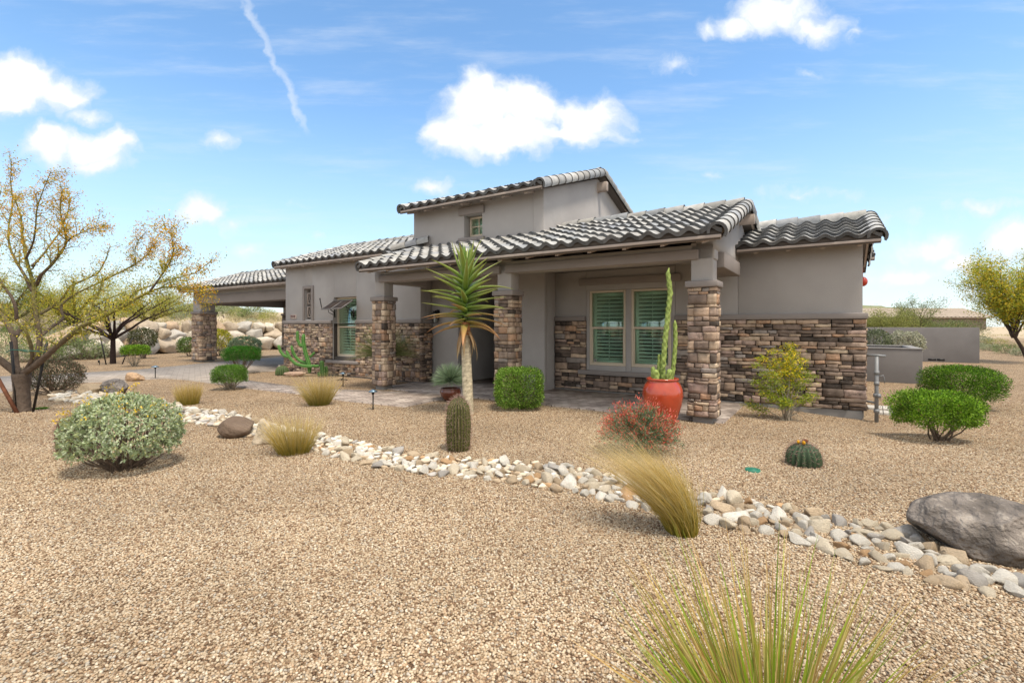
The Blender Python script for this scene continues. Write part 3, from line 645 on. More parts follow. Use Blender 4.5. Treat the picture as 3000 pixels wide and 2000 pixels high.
    for side, on in zip((-1, 1), rake):
        if not on: continue
        m = MB(); sx = s1-.06 if side > 0 else s0+.06
        for slope in (1, -1):
            i = 0
            while i*ex < L-.02:
                d0, d1 = i*ex-.01, min((i+1)*ex+.03, L+.02); c = TILES[rng.choice(7, p=TP/TP.sum())]*rng.uniform(.85, 1.1); ra, rb = .145, .122
                th = np.linspace(-.22*pi, 1.05*pi, 11)
                def ring(d_, rr): 
                    q = T(np.full(11, sx), np.full(11, d_), np.full(11, -.055)); q[:, 0] += side*rr*np.cos(th); n = rr*np.sin(th)
                    q[:, 1] -= n*sp; q[:, 2] += n*cp
                    if slope < 0: q[:, 1] = 2*tr-q[:, 1]
                    return q
                k_ = np.arange(10); q4 = np.stack([k_, k_+1, k_+12, k_+11], 1)
                m.add(np.concatenate([ring(d0, ra), ring(d1, rb)]), q4, c); m.add(np.concatenate([ring(d0, ra), ring(d0, ra-.045)]), q4, DARKT*1.3)
                i += 1
        m.build('rake_tiles', M_tile, r)
    for side, on in zip((-1, 1), rake):
        if not on: continue
        m = MB(); b = (s1-.055, s1-.02) if side > 0 else (s0+.02, s0+.055)
        zo = fz[0]-ze+.02
        m.prism([(te+.06, ze+zo-.0), (tr, zr+zo), (2*tr-te-.06, ze+zo), (2*tr-te-.06, ze+zo+.13), (tr, zr+zo+.13), (te+.06, ze+zo+.13)], 0, *b)
        m.build('barge_board', M_wood, r, bevel=.004)
    return r
roof('carport_roof', -21.7, -13.87, 1.55, 3.12, 4.0, (2.935, 3.02), (True, False), (-20.9, -14.1, .62), 21, ridge_s=(-21.6, -13.7))
roof('left_wing_roof', -14.06, -8.12, 1.22, 3.60, 4.0, (3.42, 3.51), (True, False), (-13.7, -8.3, .61), 22, ridge_s=(-14.0, -7.9))
pr = roof('porch_roof', -7.66, .20, -.52, 2.925, 2.5, (2.757, 2.83), (True, True), (-7.35, .1, .608), 23, ridge_s=(-3.87, .1))
roof('upper_left_roof', -8.7, -7.66, 1.13, 3.475, 2.4, (3.3, 3.36), (False, False), None, 28, ridge=False, back=False)
roof('tower_roof', -8.02, -3.69, 1.12, 4.635, 4.6, (4.475, 4.55), (True, True), (-7.75, -3.8, .60), 24)
rw = roof('right_wing_roof', 0.0, 2.21, 1.93, 3.035, 4.0, (2.87, 2.94), (False, True), (.35, 2.0, .52), 25, ridge_s=(.1, 2.1))
rr = roof('rear_roof', -2, 2.42, 6.6, 3.28, 8.4, (3.1, 3.18), (False, False), None, 26)
# outlookers under the gables
for par, s, t, z in ((pr, .012, 2.5, 3.66), (rw, 1.97, 4.0, 3.5)):
    m = MB(); m.prism([(t-.055, z-.16), (t+.055, z-.16), (t+.055, z+.02), (t-.055, z+.02)], 0, s, s+.27); m.build('outlooker', M_wood, par, bevel=.006)
m = MB(); m.prism([(4.55, 5.22), (4.68, 5.22), (4.68, 5.48), (4.55, 5.48)], 0, -3.878, -3.6); m.build('outlooker', M_wood, bpy.data.objects['tower_roof'], bevel=.02)
# barrel caps closing the step between the left wing and the porch roof
m = MB(); rng = np.random.default_rng(5); a = np.array((-8.25, 1.16, 3.56)); b = np.array((-7.35, 1.52, 3.74)); th = np.linspace(-.1*pi, 1.1*pi, 11); dr = (b-a)/np.linalg.norm(b-a); sd_ = np.cross(dr, (0, 0, 1)); sd_ /= np.linalg.norm(sd_); up = np.cross(sd_, dr)
for i in range(3):
    p0, p1 = a+(b-a)*(i/3-.04), a+(b-a)*((i+1)/3+.05); c = TILES[rng.choice(7)]*.9; k_ = np.arange(10)
    def rg(p, r): return p+r*np.cos(th)[:, None]*sd_+r*np.sin(th)[:, None]*up
    m.add(np.concatenate([rg(p0, .12), rg(p1, .15)]), np.stack([k_, k_+1, k_+12, k_+11], 1), c); m.add(np.concatenate([rg(p1, .15), rg(p1, .115)]), np.stack([k_, k_+1, k_+12, k_+11], 1), c*.6)
m.build('barrel_caps', M_tile, bpy.data.objects['left_wing_roof'])

# ---- things fixed to the house
def on_house(s, t, z): p = xy(s, t); return (p[0], p[1], z)
aw = empty('window_awning', 'dark propped two panel shutter awning over the tall window left of the porch', 'awning', on_house(0, 0, 0), -TH)
A0, A1, B0, B1 = np.array((-11.17, 1.46, 2.30)), np.array((-10.26, 1.46, 2.30)), np.array((-11.05, .92, 2.02)), np.array((-10.14, .92, 2.02))
nrm = np.cross(A1-A0, B0-A0); nrm /= np.linalg.norm(nrm); nrm = nrm*np.sign(nrm[2])
def quad_slab(m, a, b, c, d, th, off=0):
    q = [np.asarray(p)+nrm*off for p in (a, b, c, d)]; v = q+[p-nrm*th for p in q]
    m.add(v, [(0, 1, 2, 3), (7, 6, 5, 4), (0, 4, 5, 1), (1, 5, 6, 2), (2, 6, 7, 3), (3, 7, 4, 0)])
Lp = lambda u_, v_: A0+(A1-A0)*u_+(B0-A0)*v_
for u0, u1 in ((.03, .485), (.515, .97)):
    m = MB(); quad_slab(m, Lp(u0, .04), Lp(u1, .04), Lp(u1, .96), Lp(u0, .96), .014); m.build('panel', M_awn, aw)
m = MB()
for q in ((0, .03, 0, 1), (.485, .515, 0, 1), (.97, 1, 0, 1), (.03, .97, 0, .04), (.03, .97, .96, 1)): quad_slab(m, Lp(q[0], q[2]), Lp(q[1], q[2]), Lp(q[1], q[3]), Lp(q[0], q[3]), .028, .006)
m.build('frame', M_awnf, aw)
for u_ in (0.02, .98):
    m = MB(); p = Lp(u_, .62); w0 = np.array((A0[0]+(A1[0]-A0[0])*u_, 1.47, 1.78))
    m.tube([w0, w0+np.array((0, -.02, .16)), p-nrm*.03], .014, 6); m.tube([w0+np.array((0, 0, .25)), w0+np.array((0, .02, 0))], .018, 6)
    m.tube([w0+(p-w0)*.25+np.array((0, .02, 0)), w0+(p-w0)*.45+np.array((0, -.08, 0)), w0+(p-w0)*.75+np.array((0, -.02, .02))], .009, 5)
    m.build('arm', M_black, aw)
for u_ in (-.02,):
    m = MB(); m.tube([Lp(u_, .9)+nrm*.01, Lp(u_, .75)+nrm*.2+np.array((-.06, 0, .08))], [.012, .02], 6); m.build('finial', M_black, aw)
# lantern on the entry wall
la = empty('wall_lantern', 'black wall lantern with clear glass beside the front entry', 'lamp', on_house(-7.40, 1.985, 1.80), -TH)
m = MB(); m.box(-.045, .045, -.02, -.002, -.05, .16); m.tube([(0, -.02, .1), (0, -.08, .15), (0, -.12, .13)], .01, 6); m.build('bracket', M_black, la)
m = MB()
for sx in (-1, 1):
    for sy in (-1, 1): m.tube([(sx*.045, -.12+sy*.045, -.18), (sx*.068, -.12+sy*.068, .07)], .007, 5)
m.prism([(-.08, -.20), (.08, -.20), (.08, -.04), (-.08, -.04)], 2, .07, .085); m.prism([(-.05, -.17), (.05, -.17), (.05, -.07), (-.05, -.07)], 2, .085, .125); m.prism([(-.055, -.175), (.055, -.175), (.055, -.065), (-.055, -.065)], 2, -.195, -.18)
m.build('lantern_cage', M_black, la)
M_frost = material('seeded_glass', (.42, .42, .38), .25, .1, 20, spec=.5)
m = MB(); m.prism([(-.04, -.16), (.04, -.16), (.04, -.08), (-.04, -.08)], 2, -.178, .068); m.build('glass', M_frost, la)
# house number plaque
M_plq = material('plaque_tile', (.55, .47, .42), .6, .05, 10); M_ink = material('plaque_ink', (.10, .025, .02), .6, .05, 10)
pq = empty('house_number_plaque', 'small pale plaque with house number 8769 on the stucco wall', 'plaque', on_house(-13.39, LW, 1.83), -TH)
m = MB(); m.box(-.16, .16, -.022, -.002, -.078, .078); m.build('plate', M_plq, pq, bevel=.006)
fc_ = bpy.data.curves.new('number', 'FONT'); fc_.body = '8769'; fc_.size = .125; fc_.align_x = 'CENTER'; fc_.align_y = 'CENTER'; fc_.extrude = .003; fc_.offset = .003
to = bpy.data.objects.new('number_text', fc_); COL.objects.link(to); dg = bpy.context.evaluated_depsgraph_get(); me = bpy.data.meshes.new_from_object(to.evaluated_get(dg)); COL.objects.unlink(to); bpy.data.objects.remove(to)
me.materials.clear(); me.materials.append(M_ink); no = bpy.data.objects.new('number', me); COL.objects.link(no); no.parent = pq; no.location = (0, -.026, 0); no.rotation_euler = (radians(90), 0, 0)
m = MB()
for b in ((-.15, .15, .066, .071), (-.15, .15, -.071, -.066), (-.15, -.145, -.066, .066), (.145, .15, -.066, .066)): m.box(b[0], b[1], -.026, -.0225, b[2], b[3])
m.build('border_line', M_ink, pq)
# sticker low in the left porch window
M_stk = material('sticker_white', (.6, .62, .6), .5, .02, 10)
m = MB(); m.lathe([(0, 0), (.032, 0), (.036, .003), (0, .004)], 20); k = m.build('round_sticker', M_stk); tag(k, 'small round sticker in the lower corner of the left porch window', 'sticker')
k.location = on_house(-3.0, BW+.028, .73); k.rotation_euler = (radians(90), 0, -TH)
m = MB(); m.lathe([(0.012, .0045), (.022, .005), (.022, .0055), (.012, .0055)], 16); q = m.build('emblem', M_black, k)
# red globe hanging behind the right corner
M_red = material('glazed_red', (.42, .035, .015), .3, .12, 5, spec=.6)
m = MB(); a = np.linspace(0, pi, 10); m.lathe([(.10*sin(x)+.001, -.12*cos(x)) for x in a], 20); m.tube([(0, 0, .115), (0, 0, .72)], .006, 5); k = m.build('hanging_globe', M_red, smooth=True); tag(k, 'red glazed globe hanging under the rear eave at the right corner', 'globe')
k.location = on_house(2.185, 6.9, 2.62)
# ================================================================== plants and rocks
def unit(v): return v/(np.linalg.norm(v, axis=-1, keepdims=True)+1e-9)
def rdir(n, rng): return unit(rng.normal(size=(n, 3)))
def leaves(m, P, D, L, W, C, rng, N=None, fold=.15):
    """n small folded leaves: base P, direction D"""
    n = len(P); D = unit(D); N = rdir(n, rng) if N is None else unit(N); S = unit(np.cross(D, N)); N = np.cross(S, D)
    L = np.broadcast_to(L, n)[:, None]; W = np.broadcast_to(W, n)[:, None]
    v = np.stack([P, P+D*L*.5+S*W*.5+N*W*fold, P+D*L, P+D*L*.5-S*W*.5+N*W*fold], 1).reshape(-1, 3)
    f = np.arange(4*n).reshape(n, 4); m.add(v, f, np.repeat(C, 4, axis=0))
def pick(pal, n, rng, p=None, j=.18): 
    pal = np.asarray(pal); return pal[rng.choice(len(pal), n, p=p)]*rng.uniform(1-j, 1+j, (n, 1))
def blades(m, B, D, L, W, droop, lean, C0, C1, rng, seg=5, kink=0):
    """grass blades as tapering curved ribbons; colour runs from C0 at the root to C1 at the tip"""
    n = len(B); D = unit(D); u = np.linspace(0, 1, seg+1)
    L = np.broadcast_to(L, n)[:, None, None]; W = np.broadcast_to(W, n)[:, None, None]; dr = np.broadcast_to(droop, n)[:, None, None]
    uu = u[None, :, None]
    P = B[:, None]+D[:, None]*L*uu+np.array((0, 0, -1.))*dr*L*uu**2.2+np.broadcast_to(lean, (n, 3))[:, None]*L*uu**1.8
    S = unit(np.cross(D, rdir(n, rng)))[:, None]; w = W*.5*(1-uu**1.6*.92)
    v = np.stack([P-S*w, P+S*w], 2).reshape(-1, 3)
    k = (np.arange(n)[:, None]*(seg+1)+np.arange(seg))*2; f = np.stack([k, k+1, k+3, k+2], -1).reshape(-1, 4)
    c = C0[:, None]*(1-uu)+C1[:, None]*uu; c = np.repeat(c[:, :, None], 2, 2).reshape(-1, 3); m.add(v, f, c)

M_leaf = material('leaf', None, .55, .12, 30, trans=.2, spec=.25)
M_tleaf = material('tree_leaf', None, .6, .12, 30, trans=.4, spec=.15)
M_sage = material('sage_leaf', None, .8, .1, 30, trans=.2, spec=.15)
M_grass = material('grass_blade', None, .6, .08, 20, trans=.25, spec=.2)
M_twig = material('twig', (.13, .095, .07), .9, .2, 30, .4, 80)
M_ptwig = material('pale_twig', (.30, .26, .20), .9, .2, 30, .3, 80)
M_bark = material('bark', None, .92, .28, 14, .9, 38, bdist=.02, spec=.1, det=8)
M_cactus = material('cactus_skin', None, .6, .16, 12, .2, 60, spec=.3)
M_spine = material('cactus_spine', None, .7, .1, 20)
M_pot = material('red_glazed_pot', (.40, .052, .018), .22, .25, 4, .12, 8, spec=.55, coat=.5, stain=((.22, .028, .012), 4, .52, .8))
M_bpot = material('brown_glazed_pot', (.115, .03, .017), .25, .3, 5, .1, 10, spec=.5, coat=.4)
M_soil = material('potting_soil', (.05, .035, .025), 1, .3, 40, .8, 60)
M_rockw = material('river_rock', None, .9, .16, 11, .8, 24, bdist=.03, spec=.15, det=9, coord='Generated', stain=((.40, .27, .16), 3.2, .55, .80))
M_rockg = material('grey_boulder', None, .9, .5, 6, 1.0, 13, bdist=.10, spec=.15, det=12, stain=((.36, .315, .27), 8, .50, .66))
M_rockt = material('tan_boulder', None, .92, .2, 4, 1.0, 14, bdist=.04, spec=.12, det=9, stain=((.17, .13, .10), 4.5, .56, .76))

def shell(n, rng, r=(1, 1, 1), lo=.72, power=2.0, bottom=-.75):
    """points near the surface of a superellipsoid of unit radii r"""
    d = rdir(int(n*1.7)+20, rng); d = d[d[:, 2] > bottom][:n]; k = (np.abs(d)**power).sum(1)**(-1/power)
    return d*k[:, None]*(rng.uniform(lo**3, 1, len(d))**(1/3))[:, None]*np.asarray(r), d
def shrub(name, label, cat, loc, r, zc, n, lsz, pal, seed, power=2.6, stems=14, stem_r=.008, twig=M_twig, group=None, lo=.7, pp=None, lw=.5, up=.5, clump=.16, mat=None, bottom=-.8, stem_pal=None, thin=0):
    """a clipped or mounded shrub: many small leaves gathered in clumps, on visible stems"""
    rng = np.random.default_rng(seed); o = empty(name, label, cat, loc, 0, group)
    P, d = shell(n, rng, r, lo, power, bottom)
    k = rng.normal(size=(5, 3))*4.2; ph = rng.uniform(0, 6.28, 5); lump = np.sin(P/max(r)*1.0@k.T+ph).mean(1)
    k2 = rng.normal(size=(6, 3))*13; l2 = np.sin(P/max(r)@k2.T+rng.uniform(0, 6.28, 6)).mean(1)
    P = P*(1+clump*lump+.16*l2*(.35+clump*3)+rng.normal(size=len(P))*.025)[:, None]
    if thin: q = np.sin(P@(rng.normal(size=(3, 3))*9/max(r)).T).sum(1); P = P[q > -1.5+thin]; d = d[q > -1.5+thin]
    P[:, 2] += zc; k = P[:, 2] > .03; P = P[k]; d = d[k]; n = len(P)
    m = MB(); D = unit(d*.8+rdir(n, rng)*.9+np.array((0, 0, up))); kc = rng.normal(size=(4, 3))*7; tone = 1+.22*np.sin(P/max(r)@kc.T+rng.uniform(0, 6.28, 4)).sum(1)[:, None]*.5; dead = rng.random(n) < .012
    CC = pick(pal, n, rng, pp)*np.clip(tone, .6, 1.5); CC[dead] = np.array((.30, .20, .09))
    leaves(m, P, D, lsz*rng.uniform(.6, 1.5, n), lsz*lw*rng.uniform(.7, 1.3, n), CC, rng, N=d+rdir(n, rng)*.7)
    m.build('foliage', mat or M_leaf, o)
    m = MB()
    for i in range(stems):
        a = P[rng.integers(n)]*np.array((.86, .86, .92)); b = np.array((*(rng.normal(size=2)*.09*max(r)), -.03)); mid = b+(a-b)*.5+np.array((a[0]*.16, a[1]*.16, -.05*zc)); t = np.linspace(0, 1, 6)[:, None]
        q = (1-t)**2*b+2*t*(1-t)*mid+t**2*a+rng.normal(size=(6, 3))*.012; q[0] = b
        m.tube(q, np.linspace(stem_r*1.5, stem_r*.5, 6), 5, cap=False)
        for s_ in range(2):
            e = q[3]+(rdir(1, rng)[0]*.22+np.array((0, 0, .1)))*max(r); m.tube([q[3], (q[3]+e)/2+rng.normal(size=3)*.02, e], [stem_r*.6, stem_r*.4, stem_r*.25], 4, cap=False)
    m.build('stems', twig, o); return o

GREEN = [(.09, .19, .014), (.14, .27, .025), (.20, .35, .045), (.27, .42, .075), (.05, .11, .012)]
BRIGHT = [(.11, .23, .010), (.17, .33, .018), (.25, .41, .03), (.06, .14, .008)]
def gp(px, py, dz=0): p = g(px, py); return (p[0], p[1], float(gz(p[0], p[1]))+dz)
# clipped shrubs of the front garden
shrub('clipped_shrub', 'bright green shrub clipped to a rounded cube in front of the middle stone column', 'shrub', gp(1521, 1196), (.43, .41, .355), .385, 22000, .025, GREEN, 31, 5, stems=18, lo=.74, group='clipped garden shrubs', clump=.05, bottom=-.97)
shrub('clipped_shrub', 'low rounded clipped green shrub in front of another beside the right gravel bed', 'shrub', gp(2745, 1283), (.455, .43, .245), .405, 22000, .025, BRIGHT, 32, 3.4, stems=18, group='clipped garden shrubs', clump=.13, lo=.66, stem_r=.008, bottom=-.72)
shrub('clipped_shrub', 'wide flat topped clipped green shrub half hidden behind a lower rounded one', 'shrub', gp(2816, 1196), (.53, .52, .30), .46, 20000, .028, [(.07, .17, .010), (.11, .24, .015), (.16, .30, .02), (.04, .10, .008)], 33, 3.4, stems=18, group='clipped garden shrubs', clump=.1)
shrub('clipped_shrub', 'rounded green shrub with bare grey twigs at its base beside the walkway', 'shrub', gp(673, 1140), (.345, .34, .27), .31, 13000, .024, [(.08, .19, .02), (.12, .26, .03), (.17, .31, .045), (.05, .12, .015)], 34, 3.2, stems=40, twig=M_ptwig, group='clipped garden shrubs', bottom=-.45, clump=.06)
shrub('clipped_shrub', 'dense dark green mushroom clipped shrub behind the round one by the driveway', 'shrub', gp(708, 1094), (.52, .46, .27), .60, 14000, .028, [(.025, .105, .006), (.04, .15, .01), (.055, .19, .014)], 35, 3.2, stems=34, group='clipped garden shrubs', bottom=-.6, clump=.08)
shrub('clipped_shrub', 'small flat clipped green shrub in front of the boulder wall across the driveway', 'shrub', gp(397, 1073), (.40, .38, .20), .60, 7000, .035, BRIGHT, 36, 4, stems=22, twig=M_ptwig, group='clipped garden shrubs', bottom=-.6, clump=.07)
shrub('clipped_shrub', 'olive green shrub partly hidden behind the outer carport column', 'shrub', gp(556, 1044), (.52, .5, .40), .56, 3500, .06, [(.09, .16, .03), (.13, .2, .045)], 37, 2.6, group='clipped garden shrubs')
shrub('olive_shrub', 'small dark olive shrub standing before the boulder wall behind the staked dark tree', 'shrub', gp(418, 1050), (.62, .5, .48), .95, 4000, .06, [(.08, .09, .03), (.11, .12, .045), (.06, .065, .025)], 38, 2.2, stems=20)

# brittlebushes: silvery leaves in little rosettes over dark stems, yellow flower stalks
def brittlebush(label, loc, r, zc, n, lsz, seed, pal, flowers=26, stems=60):
    rng = np.random.default_rng(seed); o = empty('brittlebush', label, 'bush', loc, 0)
    C, d = shell(n, rng, r, .80, 2.3, -.55); k = rng.normal(size=(5, 3))*5; lump = np.sin(C/max(r)@k.T+rng.uniform(0, 6, 5)).mean(1); C = C*(1+.13*lump)[:, None]; C[:, 2] += zc
    keep = (C[:, 2] > .06) & (lump > -.42); C = C[keep]; d = d[keep]; n = len(C); m = MB()
    for j in range(7):
        D = unit(d*.75+rdir(n, rng)*.95+np.array((0, 0, .25))); leaves(m, C+rng.normal(size=(n, 3))*.006, D, lsz*rng.uniform(.65, 1.3, n), lsz*.48*rng.uniform(.8, 1.2, n), pick(pal, n, rng, j=.14), rng, N=d+rdir(n, rng)*.5)
    m.build('foliage', M_sage, o); m = MB()
    for i in range(stems):
        a = C[rng.integers(n)]; b = np.array((*(rng.normal(size=2)*.06), -.03)); t = np.linspace(0, 1, 6)[:, None]; mid = np.array((a[0]*.6, a[1]*.6, a[2]*.25)); q = (1-t)**2*b+2*t*(1-t)*mid+t*t*a; m.tube(q+rng.normal(size=(6, 3))*.008, np.linspace(.009, .003, 6), 4, cap=False)
    m.build('stems', M_twig, o)
    if flowers:
        m = MB(); top = C[C[:, 2] > zc+.25*r[2]]
        for i in range(flowers):
            a = top[rng.integers(len(top))]; e = a+np.array((a[0]*.12+rng.normal()*.03, a[1]*.12+rng.normal()*.03, rng.uniform(.06, .17))); m.tube([a, (a+e)/2+rng.normal(size=3)*.008, e], .0022, 4, (.38, .36, .10), cap=False)
            P = e+rng.normal(size=(7, 3))*.014; leaves(m, P, rdir(7, rng), .022, .014, pick([(.75, .50, .02), (.65, .45, .05)], 7, rng), rng)
        m.build('flower_stalks', M_leaf, o)
    return o
SAGE = [(.46, .53, .33), (.37, .45, .26), (.54, .59, .42), (.28, .36, .18), (.44, .47, .22)]
brittlebush('big silvery brittlebush with yellow flower stalks alone on the gravel beside the staked tree', gp(362, 1372), (.50, .47, .38), .385, 1900, .036, 41, SAGE, 40, 90)
brittlebush('pale brittlebush in front of the boulder wall seen through the carport', gp(718, 1046), (.72, .65, .50), .50, 800, .08, 42, [(.40, .50, .32), (.48, .56, .38), (.34, .44, .26)], 30, 30)
brittlebush('whitish brittlebush mound growing behind the low planter wall', (at(2650, 1000, 16.9)[0], 16.9, 0), (.56, .5, .42), .92, 900, .06, 43, [(.44, .44, .33), (.52, .51, .40), (.35, .36, .24)], 0, 30)
shrub('dark_bush', 'dull grey green bush with reddish tips behind the staked tree trunk', 'bush', gp(155, 1152), (.60, .5, .36), .40, 8000, .034, [(.09, .095, .05), (.13, .125, .075), (.065, .07, .04), (.17, .10, .07)], 44, 2.2, stems=40, clump=.2, up=.8)
shrub('yellow_shrub', 'yellow green shrub before the boulder wall just right of the outer carport column', 'shrub', gp(640, 1043), (.62, .5, .55), .85, 3000, .07, [(.36, .34, .03), (.25, .28, .03), (.5, .42, .04)], 45, 2.2, stems=16)

# ornamental grasses
GG, GT = [(.22, .20, .02), (.30, .245, .03), (.17, .17, .02), (.38, .28, .04)], [(.66, .46, .13), (.74, .55, .22), (.56, .37, .08), (.80, .63, .32)]
def tuft(label, loc, rb, h, n, flare, seed, lean=(0, 0, 0), C0=GG, C1=GT, w=.0035, droop=.12, name='feather_grass', seg=5, hv=.35, wisps=0):
    rng = np.random.default_rng(seed); m = MB(); a = rng.uniform(0, 6.28, n); q = np.sqrt(rng.uniform(0, 1, n))
    B = np.stack([np.cos(a)*q*rb, np.sin(a)*q*rb, np.full(n, -.01)], -1); D = np.stack([np.cos(a)*q*flare, np.sin(a)*q*flare, np.ones(n)], -1)+rng.normal(size=(n, 3))*.09
    L = h*rng.uniform(1-hv, 1.1, n); blades(m, B, D, L, w*rng.uniform(.7, 1.4, n), droop*rng.uniform(.2, 2.2, n), np.asarray(lean)*rng.uniform(.35, 1.5, (n, 1))+rng.normal(size=(n, 3))*.05, pick(C0, n, rng), pick(C1, n, rng), rng, seg)
    if wisps: k = rng.integers(0, n, wisps); blades(m, B[k], D[k]+rng.normal(size=(wisps, 3))*.05, h*rng.uniform(1.0, 1.45, wisps), w*.55, droop*1.5, np.asarray(lean)*rng.uniform(.8, 1.5, (wisps, 1))+rng.normal(size=(wisps, 3))*.05, pick(C0, wisps, rng), pick([(.78, .66, .42), (.72, .58, .33)], wisps, rng), rng, seg)
    o = m.build(name, M_grass); o.location = loc; return tag(o, label, 'grass', 'feather grasses in the gravel')
tuft('golden feather grass blown far over to the left above the pale creek stones', gp(2000, 1560), .105, .62, 1900, .16, 51, lean=(-.66, .16, -.02), droop=.04, hv=.5, wisps=600)
tuft('golden feather grass standing in the creek bed beside the tan and dark boulders', gp(862, 1326), .16, .52, 1000, .52, 52, lean=(-.07, 0, 0), wisps=420, hv=.45)
tuft('spreading golden grass clump by the walkway in front of the arching cactus', gp(935, 1186), .17, .66, 1200, .58, 53, lean=(-.08, 0, 0), wisps=300, hv=.45, C0=[(.14, .16, .02), (.2, .19, .03), (.25, .2, .04)])
tuft('small upright golden grass clump standing alone left of the walkway', gp(552, 1184), .17, .46, 1200, .22, 54, wisps=120)
rng = np.random.default_rng(55)
o = tuft('large green and straw coloured grass fanning up from the bottom edge of the picture', (*(g(2262, 2290)), 0), .11, .78, 700, .82, 56, C0=[(.14, .30, .008), (.20, .38, .012), (.28, .40, .02), (.42, .30, .06)], C1=[(.56, .36, .14), (.36, .40, .05), (.66, .46, .22), (.44, .25, .10), (.22, .32, .03)], w=.0095, droop=.10, name='deer_grass', seg=7, hv=.5)
o['group'] = 'feather grasses in the gravel'; del o['group']
m = MB(); n = 420; a = rng.uniform(0, 6.28, n); B = np.stack([np.cos(a)*.14*rng.uniform(0, 1, n), np.sin(a)*.08*rng.uniform(0, 1, n), np.zeros(n)], -1); blades(m, B, np.stack([np.cos(a)*.9, np.sin(a)*.9, np.full(n, .6)], -1), .09*rng.uniform(.5, 1.2, n), .006, .3, (0, 0, 0), pick([(.06, .16, .01)], n, rng), pick([(.12, .25, .02)], n, rng), rng, 3)
o = m.build('weed_tuft', M_grass); o.location = gp(112, 1198); tag(o, 'low green weed tuft at the foot of the staked tree', 'weed')

# red flowering bush
o = empty('red_flower_bush', 'loose bush covered in small red flowers in front of the red pot', 'bush', gp(1872, 1326)); rng = np.random.default_rng(61); m = MB(); fl = MB()
for i in range(330):
    d = rdir(1, rng)[0]; d[2] = abs(d[2])*.85+.18; d = d/np.linalg.norm(d); L = rng.uniform(.38, .54)*(1 if d[2] > .5 else 1.0); e = d*L*np.array((1.0, .9, 1.2)); b = np.array((*(rng.normal(size=2)*.05), 0)); t = np.linspace(0, 1, 5)[:, None]; q = b+(e-b)*t+np.array((0, 0, .10))*np.sin(pi*t)+rng.normal(size=(5, 3))*.012; q[0] = b
    m.tube(q, np.linspace(.0045, .002, 5), 4, (.15, .17, .10), cap=False); n = 34; s_ = rng.uniform(.25, 1, n)[:, None]; P = b+(e-b)*s_+np.array((0, 0, .10))*np.sin(pi*s_)+rng.normal(size=(n, 3))*.018; leaves(m, P, unit(d+rdir(n, rng)*.9), .032*rng.uniform(.6, 1.3, n), .0105, pick([(.12, .19, .085), (.17, .25, .13), (.22, .29, .19), (.16, .19, .05)], n, rng), rng)
    if rng.random() < (.85 if d[2] > .45 else .35):
        n = rng.integers(9, 16); P = e+rng.normal(size=(n, 3))*.028; leaves(fl, P, unit(d+rdir(n, rng)*.8+np.array((0, 0, .3))), .036*rng.uniform(.7, 1.2, n), .010, pick([(.62, .10, .075), (.68, .15, .11), (.48, .06, .05), (.66, .22, .14)], n, rng), rng)
m.build('foliage', M_leaf, o); fl.build('flowers', M_leaf, o)

# yellow flowering shrub before the stone wall
o = empty('yellow_flower_shrub', 'wispy green shrub with yellow flowers against the right stone wall', 'shrub', gp(2307, 1226)); rng = np.random.default_rng(62); m = MB(); fl = MB(); st_ = MB()
tips = [(-.50, .2, .22), (-.32, 0, .42), (-.1, .1, .5), (-.25, -.1, .74), (.1, .1, .62), (.2, .0, .82), (.0, .1, .88), (-.30, .1, .98), (.05, -.05, 1.02), (.16, .1, 1.08), (.24, 0, .96), (.12, .1, 1.20), (-.16, .05, 1.10), (.40, .1, .70), (-.42, .05, .60), (.32, -.1, .42), (-.1, -.12, .34), (.05, .1, .42), (-.44, .0, .88)]
for i, tp in enumerate(tips):
    e = np.array(tp)*np.array((1.08, 1, 1.02)); b = np.array((rng.normal()*.03, rng.normal()*.03, -.02)); t = np.linspace(0, 1, 7)[:, None]; mid = np.array((e[0]*.25, e[1]*.3, e[2]*.62)); q = (1-t)**2*b+2*t*(1-t)*mid+t*t*e+rng.normal(size=(7, 3))*.010; st_.tube(q, np.linspace(.010, .0025, 7), 5, cap=False)
    n = 400; C = q[rng.integers(4, 7, n)]+rng.normal(size=(n, 3))*np.array((.062, .05, .030)); D = unit(rdir(n, rng)*.8+np.array((-.75, 0, .1))); yl = rng.random(n) < (.42 if 6 <= i <= 12 else .10 if i in (3, 17) else .04)
    c = np.where(yl[:, None], pick([(.80, .58, .015), (.85, .68, .03)], n, rng), pick([(.20, .28, .018), (.28, .36, .025), (.14, .2, .015), (.36, .40, .035)], n, rng)); leaves(m, C, D, .055*rng.uniform(.6, 1.3, n), .0095, c, rng)
    for s_ in range(3):
        a = q[rng.integers(2, 6)]; e2 = a+rdir(1, rng)[0]*.17; st_.tube([a, (a+e2)/2+rng.normal(size=3)*.015, e2], .0028, 4, cap=False)
for i in range(12):
    a = np.array((.03, 0, .05)); e2 = np.array((rng.uniform(-.1, .48), rng.uniform(-.2, .1), rng.uniform(.02, .45))); st_.tube([a, (a+e2)/2+np.array((0, 0, .08))+rng.normal(size=3)*.02, e2], .0035, 4, cap=False)
m.build('foliage', M_leaf, o); st_.build('stems', M_ptwig, o)

